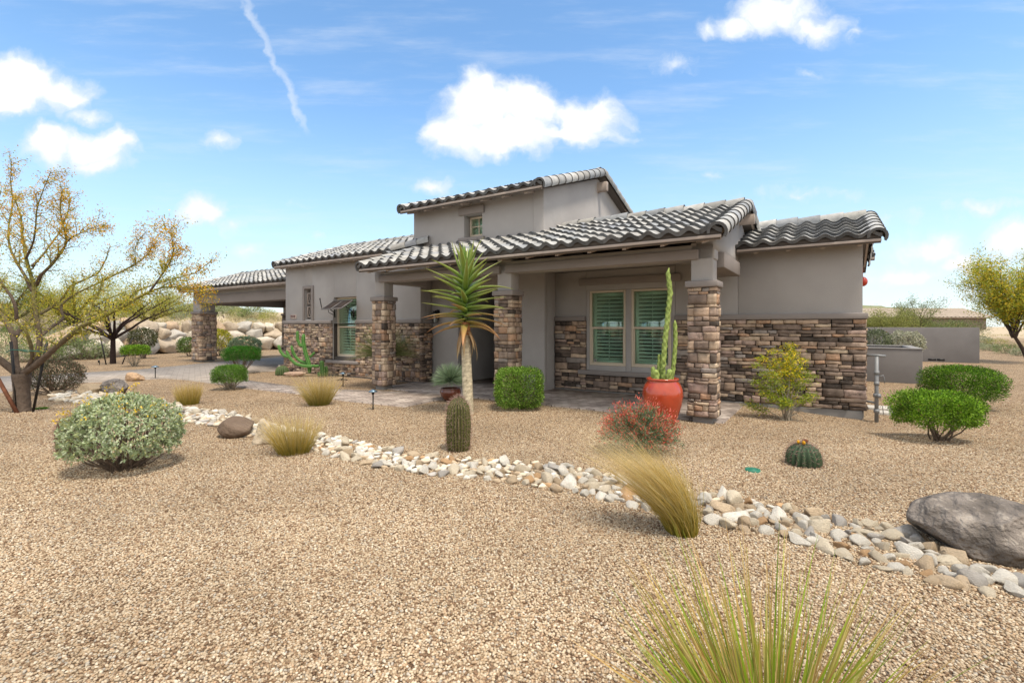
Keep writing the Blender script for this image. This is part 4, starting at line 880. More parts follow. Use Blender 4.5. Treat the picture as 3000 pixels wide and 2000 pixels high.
# tree aloe
o = empty('tree_aloe', 'tall tree aloe with a ringed pale trunk and a spiky green rosette before the entry', 'aloe', gp(1372, 1212)); rng = np.random.default_rng(63)
Hh = 1.54; m = MB(); zz = np.linspace(-.03, Hh, 60); r_ = np.interp(zz, [0, .25, 1.0, Hh], [.092, .090, .082, .074]); prof = np.stack([r_*(1+.018*np.sin(np.arange(60)*2.6)), zz], -1)
m.lathe(prof, 20, (0, 0, 0), (.48, .42, .30), wob=lambda th, z: 1+.03*np.sin(3*th[None]+z[:, None]*5)+.02*np.sin(9*th[None]+z[:, None]*2)); cz = m.c[-1]; zc_ = m.v[-1][:, 2]; band = .82+.3*(np.sin(zc_*75+np.sin(np.arange(len(zc_)))*1.1) > .1); m.c[-1] = cz*band[:, None]*np.where(zc_ > 1.1, 1.0, 1.08)[:, None]
m.v[-1][:, 0] += -.05*(m.v[-1][:, 2]/Hh); m.build('trunk', material('aloe_trunk', None, .9, .25, 22, .7, 40, bdist=.008, det=8, stain=((.16, .12, .07), 26, .55, .72)), o)
m = MB(); dry = MB()
def aloe_leaf(mm, z0, az, el, L, W, curl, c0, c1):
    """thick channelled leaf that tapers to a point and bends along its length"""
    k = 9; u = np.linspace(0, 1, k); h = np.array((cos(az), sin(az), 0)); e = el+curl*u; d = np.cos(e)[:, None]*h+np.sin(e)[:, None]*np.array((0, 0, 1.)); P = np.array((-.05, 0, z0))+h*.04+np.concatenate([[[0, 0, 0]], np.cumsum((d[1:]+d[:-1])/2*L/(k-1), 0)]); S = np.array((-sin(az), cos(az), 0)); up = np.cross(S, d)
    up = up*np.sign(up[:, 2:3].sum() or 1); w = W*.5*np.interp(u, [0, .12, .4, .75, .95, 1], [.95, 1.0, .80, .38, .09, .01]); th = w*.42
    v = np.stack([P-S*w[:, None]+up*th[:, None]*.8, P+up*th[:, None]*.12, P+S*w[:, None]+up*th[:, None]*.8, P+S*w[:, None]*.55-up*th[:, None]*.6, P-up*th[:, None], P-S*w[:, None]*.55-up*th[:, None]*.6], 1).reshape(-1, 3)
    f = [[i*6+j, i*6+(j+1) % 6, (i+1)*6+(j+1) % 6, (i+1)*6+j] for i in range(k-1) for j in range(6)]; c = np.asarray(c0)*(1-u[:, None])**1+np.asarray(c1)*u[:, None]; mm.add(v, f, np.repeat(c, 6, 0))
nl = 56
for i in range(nl):
    q = i/(nl-1); z0 = 1.50+q*.98; az = i*2.39996+rng.normal()*.1
    el = np.interp(q, [0, .15, .4, .7, .9, 1], [-.05, .14, .34, .52, .9, 1.35])+rng.normal()*.09; cu = np.interp(q, [0, .2, .5, .8, 1], [-.75, -.60, -.30, -.12, -.10])+rng.normal()*.22
    L = np.interp(q, [0, .3, .7, 1], [.70, .79, .80, .60])*rng.uniform(.78, 1.1); gcol = np.array((.13, .23, .035))*rng.uniform(.8, 1.25); tip = np.array((.32, .36, .09)) if q > .28 else np.array((.44, .20, .09))
    aloe_leaf(m, z0, az, el, L, (.122*rng.uniform(.9, 1.15))*np.interp(q, [0, .85, 1], [.95, 1, .7]), cu, gcol if q > .1 else np.array((.24, .22, .05)), tip)
for i in range(9): aloe_leaf(m, 2.45+i*.012, i*2.4, 1.15+i*.04, .42, .07, .05, (.10, .22, .03), (.2, .3, .05))
m.build('leaf_rosette', material('aloe_leaf', None, .42, .10, 9, .1, 30, spec=.45), o, smooth=True)
for i in range(13): aloe_leaf(dry, 1.46+rng.uniform(-.06, .06), i*.49+rng.normal()*.15, -.55-rng.uniform(0, .6), rng.uniform(.35, .6), .07, -.75+rng.normal()*.2, (.42, .235, .115), (.44, .34, .19))
dry.tube([(-.05, 0, 1.36), (-.05, 0, 1.58)], [.092, .075], 16, (.46, .2, .09)); dry.build('dry_leaves', M_leaf, o, smooth=True)

# ribbed cacti
def ribbed(m, prof, ribs, depth, c0, c1, loc=(0, 0, 0), sp=None, rng=None, spl=.03, per=14):
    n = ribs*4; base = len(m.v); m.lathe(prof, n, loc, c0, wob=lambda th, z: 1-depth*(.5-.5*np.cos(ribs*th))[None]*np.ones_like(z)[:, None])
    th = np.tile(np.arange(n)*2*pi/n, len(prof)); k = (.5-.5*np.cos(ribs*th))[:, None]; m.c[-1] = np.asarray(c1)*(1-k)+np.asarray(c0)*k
    if sp is not None:
        pr = np.asarray(prof); zs = np.linspace(0, 1, per); s = np.concatenate([[0], np.cumsum(np.hypot(*np.diff(pr, axis=0).T))]); s /= s[-1]
        for i in range(ribs):
            a = i*2*pi/ribs
            for q in zs[1:]:
                r_ = np.interp(q, s, pr[:, 0]); z_ = np.interp(q, s, pr[:, 1]); p = np.array((r_*cos(a), r_*sin(a), z_))+np.asarray(loc); o_ = unit(np.array((cos(a), sin(a), .35))); k = 5
                blades(sp, np.tile(p, (k, 1)), o_+rdir(k, rng)*.9, spl*rng.uniform(.6, 1.3, k), .003, .1, (0, 0, 0), pick([(.20, .10, .085), (.28, .18, .15), (.14, .075, .06)], k, rng), pick([(.36, .22, .18), (.45, .34, .27)], k, rng), rng, 2)
def barrel(label, loc, rx, h, ribs, c0, c1, seed, fruit=0, spl=.04, per=14, tilt=0):
    rng = np.random.default_rng(seed); o = empty('barrel_cactus', label, 'cactus', loc, 0, 'barrel cacti in the gravel'); u = np.linspace(0, 1, 22)
    prof = [(rx*np.interp(x, [0, .08, .5, .8, .93, 1], [.78, .92, 1.0, .88, .55, .02]), h*x-.02*(x == 0)) for x in u] if h > rx*1.6 else [(rx*sqrt(max(0, 1-(max(0, x*1.25-.25))**2.3))*(.85 if x < .03 else 1)+.002, h*x) for x in u]
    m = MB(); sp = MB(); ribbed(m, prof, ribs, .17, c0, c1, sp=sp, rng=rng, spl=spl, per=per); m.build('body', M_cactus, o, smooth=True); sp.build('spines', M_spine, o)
    if fruit:
        m = MB()
        for i in range(fruit): a = rng.uniform(0, 6.28); r_ = rx*rng.uniform(.2, .42); m.lathe([(.001, 0), (.013, .008), (.016, .022), (.010, .036), (.004, .04)], 8, (r_*cos(a), r_*sin(a), h*.97), pick([(.75, .38, .02), (.7, .28, .03), (.2, .07, .03)], 1, rng)[0])
        m.build('fruits', M_leaf, o, smooth=True)
    return o
barrel('tall dark ribbed barrel cactus with purplish spines standing before the tree aloe', gp(1343, 1318), .152, .66, 22, (.035, .032, .014), (.115, .12, .03), 64, spl=.05, per=20)
barrel('squat dark green barrel cactus with orange fruits alone on the right gravel', gp(2354, 1360), .175, .235, 18, (.018, .035, .016), (.055, .095, .045), 65, 7, .05, 10)
barrel('reddish dark barrel cactus half hidden behind the big silvery brittlebush', gp(226, 1330), .20, .48, 20, (.05, .032, .02), (.13, .09, .05), 66, 0, .06, 14)
barrel('round green barrel cactus beside the pale rock near the left stone wall', gp(827, 1098), .20, .30, 18, (.035, .06, .02), (.10, .155, .05), 67, 0, .04, 10)

# totem cactus in the red pot
pt = empty('red_pot', 'big glossy red urn shaped pot standing at the right porch column', 'pot', (*g(1941, 1247), 0)); Y0 = g(1941, 1247)[1]
m = MB(); m.lathe([(.001, .0), (.165, 0), (.175, .02), (.225, .16), (.275, .32), (.298, .46), (.292, .55), (.262, .63), (.228, .675), (.222, .69), (.236, .70), (.240, .715), (.228, .728), (.205, .725), (.198, .70), (.195, .64)], 48); m.build('pot_body', M_pot, pt, smooth=True)
m = MB(); m.lathe([(.001, .655), (.197, .65)], 24); m.build('soil', M_soil, pt)
def knobby(m, P, r, seed, c0=(.19, .27, .055), c1=(.31, .38, .11)):
    rng = np.random.default_rng(seed); P = np.asarray(P, float); s = np.concatenate([[0], np.cumsum(np.linalg.norm(np.diff(P, axis=0), axis=1))]); k = max(8, int(s[-1]/.018)); q = np.linspace(0, s[-1], k); C = np.stack([np.interp(q, s, P[:, i]) for i in range(3)], -1); n = 14
    u = q/s[-1]; rr = r*np.interp(u, [0, .05, .85, .96, 1], [.9, 1, .92, .72, .15]); th = np.arange(n)*2*pi/n; d = unit(np.gradient(C, axis=0)); a = unit(np.cross(d, np.array((.02, 1, 0)))); b = np.cross(d, a)
    w = 1+.13*np.sin(q[:, None]*70+3*th[None]+rng.uniform(0, 6))+.11*np.sin(q[:, None]*47-2*th[None]+rng.uniform(0, 6))+.09*np.sin(q[:, None]*120+5*th[None]); v = C[:, None]+(rr[:, None]*w)[:, :, None]*(np.cos(th)[None, :, None]*a[:, None]+np.sin(th)[None, :, None]*b[:, None])
    f = [[i*n+j, i*n+(j+1) % n, (i+1)*n+(j+1) % n, (i+1)*n+j] for i in range(k-1) for j in range(n)]; t = np.clip((w-.78)/.44, 0, 1)[:, :, None]; c = np.asarray(c0)*(1-t)+np.asarray(c1)*t; dk = (rng.random(w.shape) < .07)[:, :, None]; m.add(v.reshape(-1, 3), f, np.where(dk, c*.4, c).reshape(-1, 3))
def tp(px, py, dy=0): p = at(px, py, Y0+dy); return p-np.array((*g(1941, 1247), 0))
tc_ = empty('totem_cactus', 'knobby light green totem cactus of several stalks growing in the red pot', 'cactus', (*g(1941, 1247), 0)); m = MB()
for i, (pts, r_) in enumerate(((((1941, 1128), (1942, 1080), (1945, 1040), (1949, 990), (1953, 960), (1961, 880), (1964, 860), (1957, 800), (1960, 784)), .039), (((1965, 1125), (1972, 1080), (1976, 1040), (1979, 1000), (1978, 960), (1977, 937)), .032), (((1927, 1125), (1930, 1090), (1932, 1060), (1932, 1036)), .030), (((1921, 1122), (1922, 1100), (1921, 1082)), .05), (((1956, 1124), (1960, 1100), (1962, 1080)), .045), (((1914, 1105), (1912, 1090), (1914, 1073)), .030))):
    knobby(m, [tp(*q, dy=(0, .03, .05, -.10, -.12, -.06)[i]) for q in pts], r_, 70+i)
m.build('stalks', M_cactus, tc_, smooth=True)

# potted agave and the potted yucca behind the left column
def potted(label_pot, label_pl, loc, prof, mat, pr, zc, n, L, W, pal0, pal1, seed, name, cat, elmin=-.25, droop=.02, potname='glazed_pot'):
    rng = np.random.default_rng(seed); p = empty(potname, label_pot, 'pot', loc); m = MB(); m.lathe(prof, 36); m.build('pot_body', mat, p, smooth=True); m = MB(); m.lathe([(.001, prof[-1][1]+.02), (prof[-1][0], prof[-1][1]+.01)], 20); m.build('soil', M_soil, p)
    d = rdir(n*3, rng); d = d[d[:, 2] > elmin][:n]; m = MB(); B = np.tile(np.array((0, 0, zc)), (len(d), 1))+d*.03; S = None
    blades(m, B, d, L*rng.uniform(.82, 1.1, len(d)), W, droop, (0, 0, 0), pick(pal0, len(d), rng), pick(pal1, len(d), rng), rng, 4); blades(m, B, d+rng.normal(size=d.shape)*.02, L*rng.uniform(.82, 1.1, len(d)), W, droop, (0, 0, 0), pick(pal0, len(d), rng), pick(pal1, len(d), rng), rng, 4)
    o = m.build(name, M_grass); o.location = loc; return tag(o, label_pl, cat)
a0 = g(1320, 1174)
potted('low brown glazed pot on the porch edge behind the aloe trunk', 'round grey green spiky agave in the brown pot behind the aloe trunk', (*a0, .0), [(.001, 0), (.10, 0), (.13, .02), (.19, .10), (.215, .17), (.205, .22), (.19, .245), (.20, .26), (.185, .262), (.17, .24), (.165, .215)], M_bpot, .2, .42, 620, .36, .011, [(.10, .17, .08), (.14, .22, .11)], [(.26, .36, .22), (.36, .44, .30)], 81, 'potted_agave', 'agave')
a1 = xy(-8.12, .75)
potted('tall rust red pot mostly hidden behind the left porch column', 'long leaved grassy yucca in the rust red pot behind the left column', (*a1, 0), [(.001, 0), (.11, 0), (.12, .02), (.19, .22), (.235, .45), (.225, .6), (.18, .72), (.19, .75), (.17, .755), (.155, .70)], M_pot, .2, .76, 420, .95, .010, [(.11, .15, .04), (.16, .2, .06)], [(.24, .27, .10), (.34, .33, .16)], 82, 'potted_yucca', 'yucca', .0, .10, 'tall_pot')

# arching cactus and a small dark one by the left wall
Yc = 14.7; oc = g(905, 1100); oc = np.array((at(905, 1100, Yc)[0], Yc, 0)); o = empty('arching_cactus', 'bright green cactus with long upward curving arms before the left stone wall', 'cactus', tuple(oc)); m = MB()
def arm(pts, r_, dy=0, seed=0):
    P = np.array([at(x, y, Yc+dy)-oc for x, y in pts]); s = np.concatenate([[0], np.cumsum(np.linalg.norm(np.diff(P, axis=0), axis=1))]); q = np.linspace(0, s[-1], 26); C = np.stack([np.interp(q, s, P[:, i]) for i in range(3)], -1)
    for _ in range(2): C[1:-1] = (C[:-2]+2*C[1:-1]+C[2:])/4
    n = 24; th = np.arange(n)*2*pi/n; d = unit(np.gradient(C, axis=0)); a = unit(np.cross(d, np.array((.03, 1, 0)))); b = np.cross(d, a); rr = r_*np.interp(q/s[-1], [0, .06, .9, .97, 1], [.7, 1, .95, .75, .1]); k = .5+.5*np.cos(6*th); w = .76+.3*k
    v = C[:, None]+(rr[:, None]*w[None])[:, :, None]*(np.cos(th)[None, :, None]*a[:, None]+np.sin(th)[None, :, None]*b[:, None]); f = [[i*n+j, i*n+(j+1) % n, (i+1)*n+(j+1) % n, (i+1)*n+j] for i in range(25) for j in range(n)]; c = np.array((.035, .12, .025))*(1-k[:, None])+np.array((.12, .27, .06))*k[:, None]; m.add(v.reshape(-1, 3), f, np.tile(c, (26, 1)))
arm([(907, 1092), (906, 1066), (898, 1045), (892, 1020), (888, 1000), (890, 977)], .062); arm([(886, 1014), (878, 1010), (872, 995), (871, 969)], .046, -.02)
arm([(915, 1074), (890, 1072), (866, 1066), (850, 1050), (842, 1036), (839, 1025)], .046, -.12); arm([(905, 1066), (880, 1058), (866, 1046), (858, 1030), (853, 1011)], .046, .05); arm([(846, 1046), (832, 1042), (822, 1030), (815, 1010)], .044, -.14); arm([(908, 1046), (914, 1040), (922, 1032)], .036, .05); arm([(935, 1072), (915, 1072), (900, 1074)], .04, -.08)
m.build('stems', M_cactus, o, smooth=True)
Yc = 14.4; oc = np.array((at(946, 1102, Yc)[0], Yc, 0)); o = empty('small_cactus', 'short dark green cactus cluster right of the arching cactus', 'cactus', tuple(oc)); m = MB(); arm([(946, 1102), (944, 1080), (942, 1056)], .07); arm([(956, 1102), (957, 1085), (955, 1072)], .05, .1); arm([(936, 1102), (934, 1090)], .05, -.1)
m.c = [c*np.array((.6, .55, .6)) for c in m.c]; m.build('stems', M_cactus, o, smooth=True)
# ================================================================== rocks
def boulder(label, px, py, w, d, h, seed, mat, col, name='boulder', cuts=12, sink=.12, rz=0, sub=4, amp=.08, group=None, lo=.55, hi=.92):
    o = rock_obj(name, sub, (w/2, d/2, h*.62), seed, mat, cuts, col, smooth=False, amp=amp, lo=lo, hi=hi)
    p = g(px, py); o.location = (p[0], p[1]+d*.35, float(gz(p[0], p[1]))+h*.5-sink*h); o.rotation_euler = (0, 0, rz); return tag(o, label, 'boulder', group)
b = boulder('huge dark grey weathered boulder at the right end of the creek bed', 2905, 1672, .88, .62, .455, 9, M_rockg, (.185, .16, .14), cuts=9, rz=-.42, sub=6, amp=.085, sink=.22, lo=.66, hi=.95); b.location[0] += .27; b.location[1] += .10; b.location[2] -= .02
boulder('dark brown and tan boulder in the creek bed left of the golden grass', 680, 1283, .50, .40, .27, 14, M_rockt, (.16, .115, .085), rz=.2)
boulder('pale tan boulder at the foot of the golden grass in the creek bed', 764, 1303, .42, .40, .31, 15, M_rockt, (.46, .38, .28), rz=-.3)
boulder('orange tan boulder lying at the driveway edge near a path light', 384, 1116, .58, .40, .27, 16, M_rockt, (.44, .30, .19))
boulder('grey dark fronted boulder between the dark bush and the driveway', 320, 1157, .56, .44, .34, 17, M_rockg, (.22, .20, .19))
boulder('flat tan brown boulder between the dark bush and the grey boulder', 252, 1157, .58, .42, .26, 18, M_rockt, (.36, .28, .19))
boulder('small pale rock behind the round barrel cactus', 816, 1088, .15, .14, .2, 19, M_rockw, (.62, .60, .55), name='pale_rock', sub=3, sink=.05)
boulder('flat tan rock lying along the stone wall under the arching cactus', 862, 1104, .75, .3, .16, 20, M_rockt, (.40, .28, .21), sub=3)

# dry creek: every river rock is a thing
CREEK = [(150,1150,1172),(280,1153,1190),(370,1160,1192),(450,1172,1215),(540,1196,1237),(636,1206,1252),(750,1233,1290),(923,1273,1322),(1000,1283,1348),(1200,1337,1387),(1412,1349,1406),(1625,1360,1434),(1753,1383,1457),(1838,1416,1482),(1923,1427,1497),(2093,1450,1538),(2259,1477,1567),(2463,1527,1634),(2616,1540,1692),(2769,1628,1712),(2922,1678,1752),(3000,1692,1768),(3120,1730,1830)]
def build_creek():
    rng = np.random.default_rng(90); C = np.array(CREEK, float); ground_pts = []
    up = np.array([g(x, a) for x, a, b in CREEK]); dn = np.array([g(x, b) for x, a, b in CREEK]); mid = (up+dn)/2; s = np.concatenate([[0], np.cumsum(np.linalg.norm(np.diff(mid, axis=0), axis=1))])
    protos = []
    for k in range(10):
        r3 = np.random.default_rng(300+k); me = rock_obj('river_rock', 3, (.5, .5*r3.uniform(.62, .9), .5*r3.uniform(.55, .8)), 300+k, M_rockw, 13, (.5, .5, .5), link=False, amp=.03, lo=.36, hi=.74).data
        protos.append(me)
    tones = [('white', (.68, .635, .555), .46), ('cream', (.63, .545, .415), .28), ('tan', (.53, .41, .28), .14), ('rusty orange', (.52, .33, .18), .06), ('grey', (.45, .42, .385), .06)]
    meshes = {}
    for ti, (tn, c, w) in enumerate(tones):
        for k, me in enumerate(protos):
            m2 = me.copy(); col = np.tile(np.array((*(np.array(c)*rng.uniform(.9, 1.1)), 1.0)), (len(m2.vertices), 1)).astype(np.float32); m2.color_attributes['col'].data.foreach_set('color', col.ravel()); meshes[ti, k] = m2
    done = []; tries = 0
    avoid = [(np.array(g(1992, 1560)), .17), (np.array(g(862, 1326)), .19), (np.array(g(680, 1270)), .25), (np.array(g(764, 1290)), .22)]
    while tries < 40000 and len(done) < 1000:
        tries += 1; q = rng.uniform(0, s[-1]); v = rng.uniform(0, 1); a = np.array([np.interp(q, s, up[:, i]) for i in (0, 1)]); b = np.array([np.interp(q, s, dn[:, i]) for i in (0, 1)]); p = a+(b-a)*v
        big = rng.random() < .3 and tries < 14000; size = rng.uniform(.16, .25) if big else rng.uniform(.10, .165)
        if p[1] > 8.5: size *= 1.25
        if any(np.hypot(*(p-c_)) < r_ for c_, r_ in avoid): continue
        if any((p[0]-d[0])**2+(p[1]-d[1])**2 < (.235*(size+d[2]))**2 for d in done): continue
        done.append((p[0], p[1], size))
    done.sort(key=lambda q: -q[2]/q[1]); rest = MB(); pv = [rock_shape(2, (.5, .5*.8, .5*.55), 300+k, 16, .05, .42, .78) for k in range(6)]
    for x, y, size in done[298:]:
        v, f = pv[rng.integers(6)]; a = rng.uniform(0, 6.28); v = v*size*np.array((1.15, .95, .9)); v = np.stack([v[:, 0]*cos(a)-v[:, 1]*sin(a), v[:, 0]*sin(a)+v[:, 1]*cos(a), v[:, 2]], -1); rest.add(v+np.array((x, y, float(gz(x, y))+size*.09)), f, np.array(tones[rng.choice(5, p=[t[2] for t in tones])][1])*rng.uniform(.9, 1.1))
    if rest.n: kind(rest.build('river_rocks', M_rockw), 'stuff')
    for x, y, size in done[:298]:
        ti = rng.choice(5, p=[t[2] for t in tones]); me = meshes[ti, rng.integers(10)]; o = bpy.data.objects.new('river_rock', me); COL.objects.link(o)
        sx, sy, sz = size*rng.uniform(1, 1.35), size*rng.uniform(.8, 1.1), size*rng.uniform(.75, 1.1); o.scale = (sx, sy, sz); o.location = (x, y, float(gz(x, y))+sz*.09); o.rotation_euler = (rng.uniform(-.3, .3), rng.uniform(-.3, .3), rng.uniform(0, 6.28))
        px = CX+x/y*F
        where = ('between the dark bush and the big brittlebush' if px < 520 else 'just right of the big brittlebush' if px < 700 else 'around the second golden grass' if px < 1000 else 'before the tall barrel cactus' if px < 1450 else 'near the red flowering bush' if px < 1880 else 'at the foot of the leaning golden grass' if px < 2260 else 'between the leaning grass and the huge boulder' if px < 2650 else 'in front of the huge grey boulder')
        sz_w = 'large' if size > .21 else 'small' if size < .13 else 'middling'
        tag(o, f'{sz_w} {tones[ti][0]} creek rock {where}', 'rock', 'pale river rocks in the dry creek bed')
build_creek()

# boulder retaining wall on the far side of the driveway
def build_boulder_wall():
    rng = np.random.default_rng(95); A = np.array([(-21.3, 20.8), (-20.2, 22.3), (-19.8, 25.5), (-19.5, 28.8), (-17.5, 30.8), (-15.2, 32.4), (-10.5, 34.2)]); s = np.concatenate([[0], np.cumsum(np.linalg.norm(np.diff(A, axis=0), axis=1))])
    pal = [('tan', (.56, .46, .345)), ('pale', (.66, .59, .485)), ('orange tan', (.54, .40, .27)), ('greyish', (.50, .465, .41))]
    place = [(4.5, 'behind the staked dark tree'), (9, 'left of the outer carport column'), (14, 'behind the outer carport column'), (30, 'seen through the carport')]
    rows = [(.02, .95, 1.15, 'bottom'), (.62, .85, 1.0, 'middle'), (1.16, .72, .85, 'top')]
    for ri, (z0, h, wmean, rn) in enumerate(rows):
        q = ri*.4
        while q < s[-1]:
            w = wmean*rng.uniform(.7, 1.45); c = q+w/2; p = np.array([np.interp(c, s, A[:, i]) for i in (0, 1)]); t = np.array([np.interp(c+.2, s, A[:, i])-np.interp(c-.2, s, A[:, i]) for i in (0, 1)]); t /= np.linalg.norm(t); n = np.array((-t[1], t[0])); k = rng.integers(4)
            hh = h*rng.uniform(.85, 1.15)*(.75 if q < 2 else 1); low = .55 if q < 1.2 else 1
            o = rock_obj('retaining_boulder', 3, (w*.66, .58, hh*.66), int(400+ri*60+q*7), M_rockt, 17, np.array(pal[k][1])*rng.uniform(.72, .98), amp=.03, lo=.52, hi=.80)
            pp = p+n*(ri*.22-.1); o.location = (pp[0], pp[1], (z0+hh*.42)*low); o.rotation_euler = (rng.uniform(-.15, .15), rng.uniform(-.2, .2), math.atan2(t[1], t[0]))
            pl = next(b for a, b in place if c < a); size = 'wide' if w > 1.25*wmean else 'narrow' if w < .85*wmean else 'blocky'
            tag(o, f'{size} {pal[k][0]} boulder in the {rn} row {pl}', 'boulder', 'boulders stacked in the retaining wall'); q += w*.93
build_boulder_wall()

# ================================================================== trees
def wob(P, rng, a): P = np.asarray(P, float); return P+rng.normal(size=P.shape)*a
def smooth_path(P, k=8):
    P = np.asarray(P, float); s = np.concatenate([[0], np.cumsum(np.linalg.norm(np.diff(P, axis=0), axis=1))]); q = np.linspace(0, s[-1], k*(len(P)-1)+1); C = np.stack([np.interp(q, s, P[:, i]) for i in range(3)], -1)
    for _ in range(3): C[1:-1] = (C[:-2]+2*C[1:-1]+C[2:])/4
    return C
def twigs(br, lf, path, r0, rng, n2, L2, n3, leafn, pal, lsz, lw, spread=.06, start=.25, upb=.35, pfun=None, col=(.25, .225, .08), depth=2, tip=True):
    """secondary and tertiary twigs along a limb, with leaves along them"""
    k = len(path)
    for i in range(n2):
        u = start+(1-start)*(i+rng.random())/n2; j = min(int(u*(k-1)), k-2); b = path[j]; d = unit(unit(path[j+1]-path[j])*.7+rdir(1, rng)[0]*.85+np.array((0, 0, upb))); L = L2*rng.uniform(.5, 1.2)*(1.15-.5*u)
        P = np.array([b+d*L*t+np.array((0, 0, .10))*L*t*t*rng.normal()+rdir(1, rng)[0]*L*.045*(t > 0) for t in np.linspace(0, 1, 6)]); r = r0*(1-.75*u)*.42+.003; br.tube(P, np.linspace(r, .0022, 6), 5, col, cap=False)
        for q in range(n3):
            jj = rng.integers(1, 6); d3 = unit(d*.6+rdir(1, rng)[0]); e = P[jj]+d3*L*rng.uniform(.2, .5); P3 = np.array([P[jj], (P[jj]+e)/2+rdir(1, rng)[0]*.02, e]); br.tube(P3, [.0032, .0022, .0015], 4, col, cap=False)
            n = leafn; t = rng.random(n)[:, None]; C = P3[0]+(P3[2]-P3[0])*t+rng.normal(size=(n, 3))*spread; c = pick(pal, n, rng) if pfun is None else pfun(C, rng); leaves(lf, C, rdir(n, rng)+np.array((0, 0, -.2)), lsz*rng.uniform(.5, 1.4, n), lsz*lw*rng.uniform(.6, 1.3, n), c, rng)
        n = leafn*2; t = rng.random(n)[:, None]; C = P[0]+(P[5]-P[0])*t+rng.normal(size=(n, 3))*spread*.8; c = pick(pal, n, rng) if pfun is None else pfun(C, rng); leaves(lf, C, rdir(n, rng)+np.array((0, 0, -.2)), lsz*rng.uniform(.5, 1.4, n), lsz*lw*rng.uniform(.6, 1.3, n), c, rng)

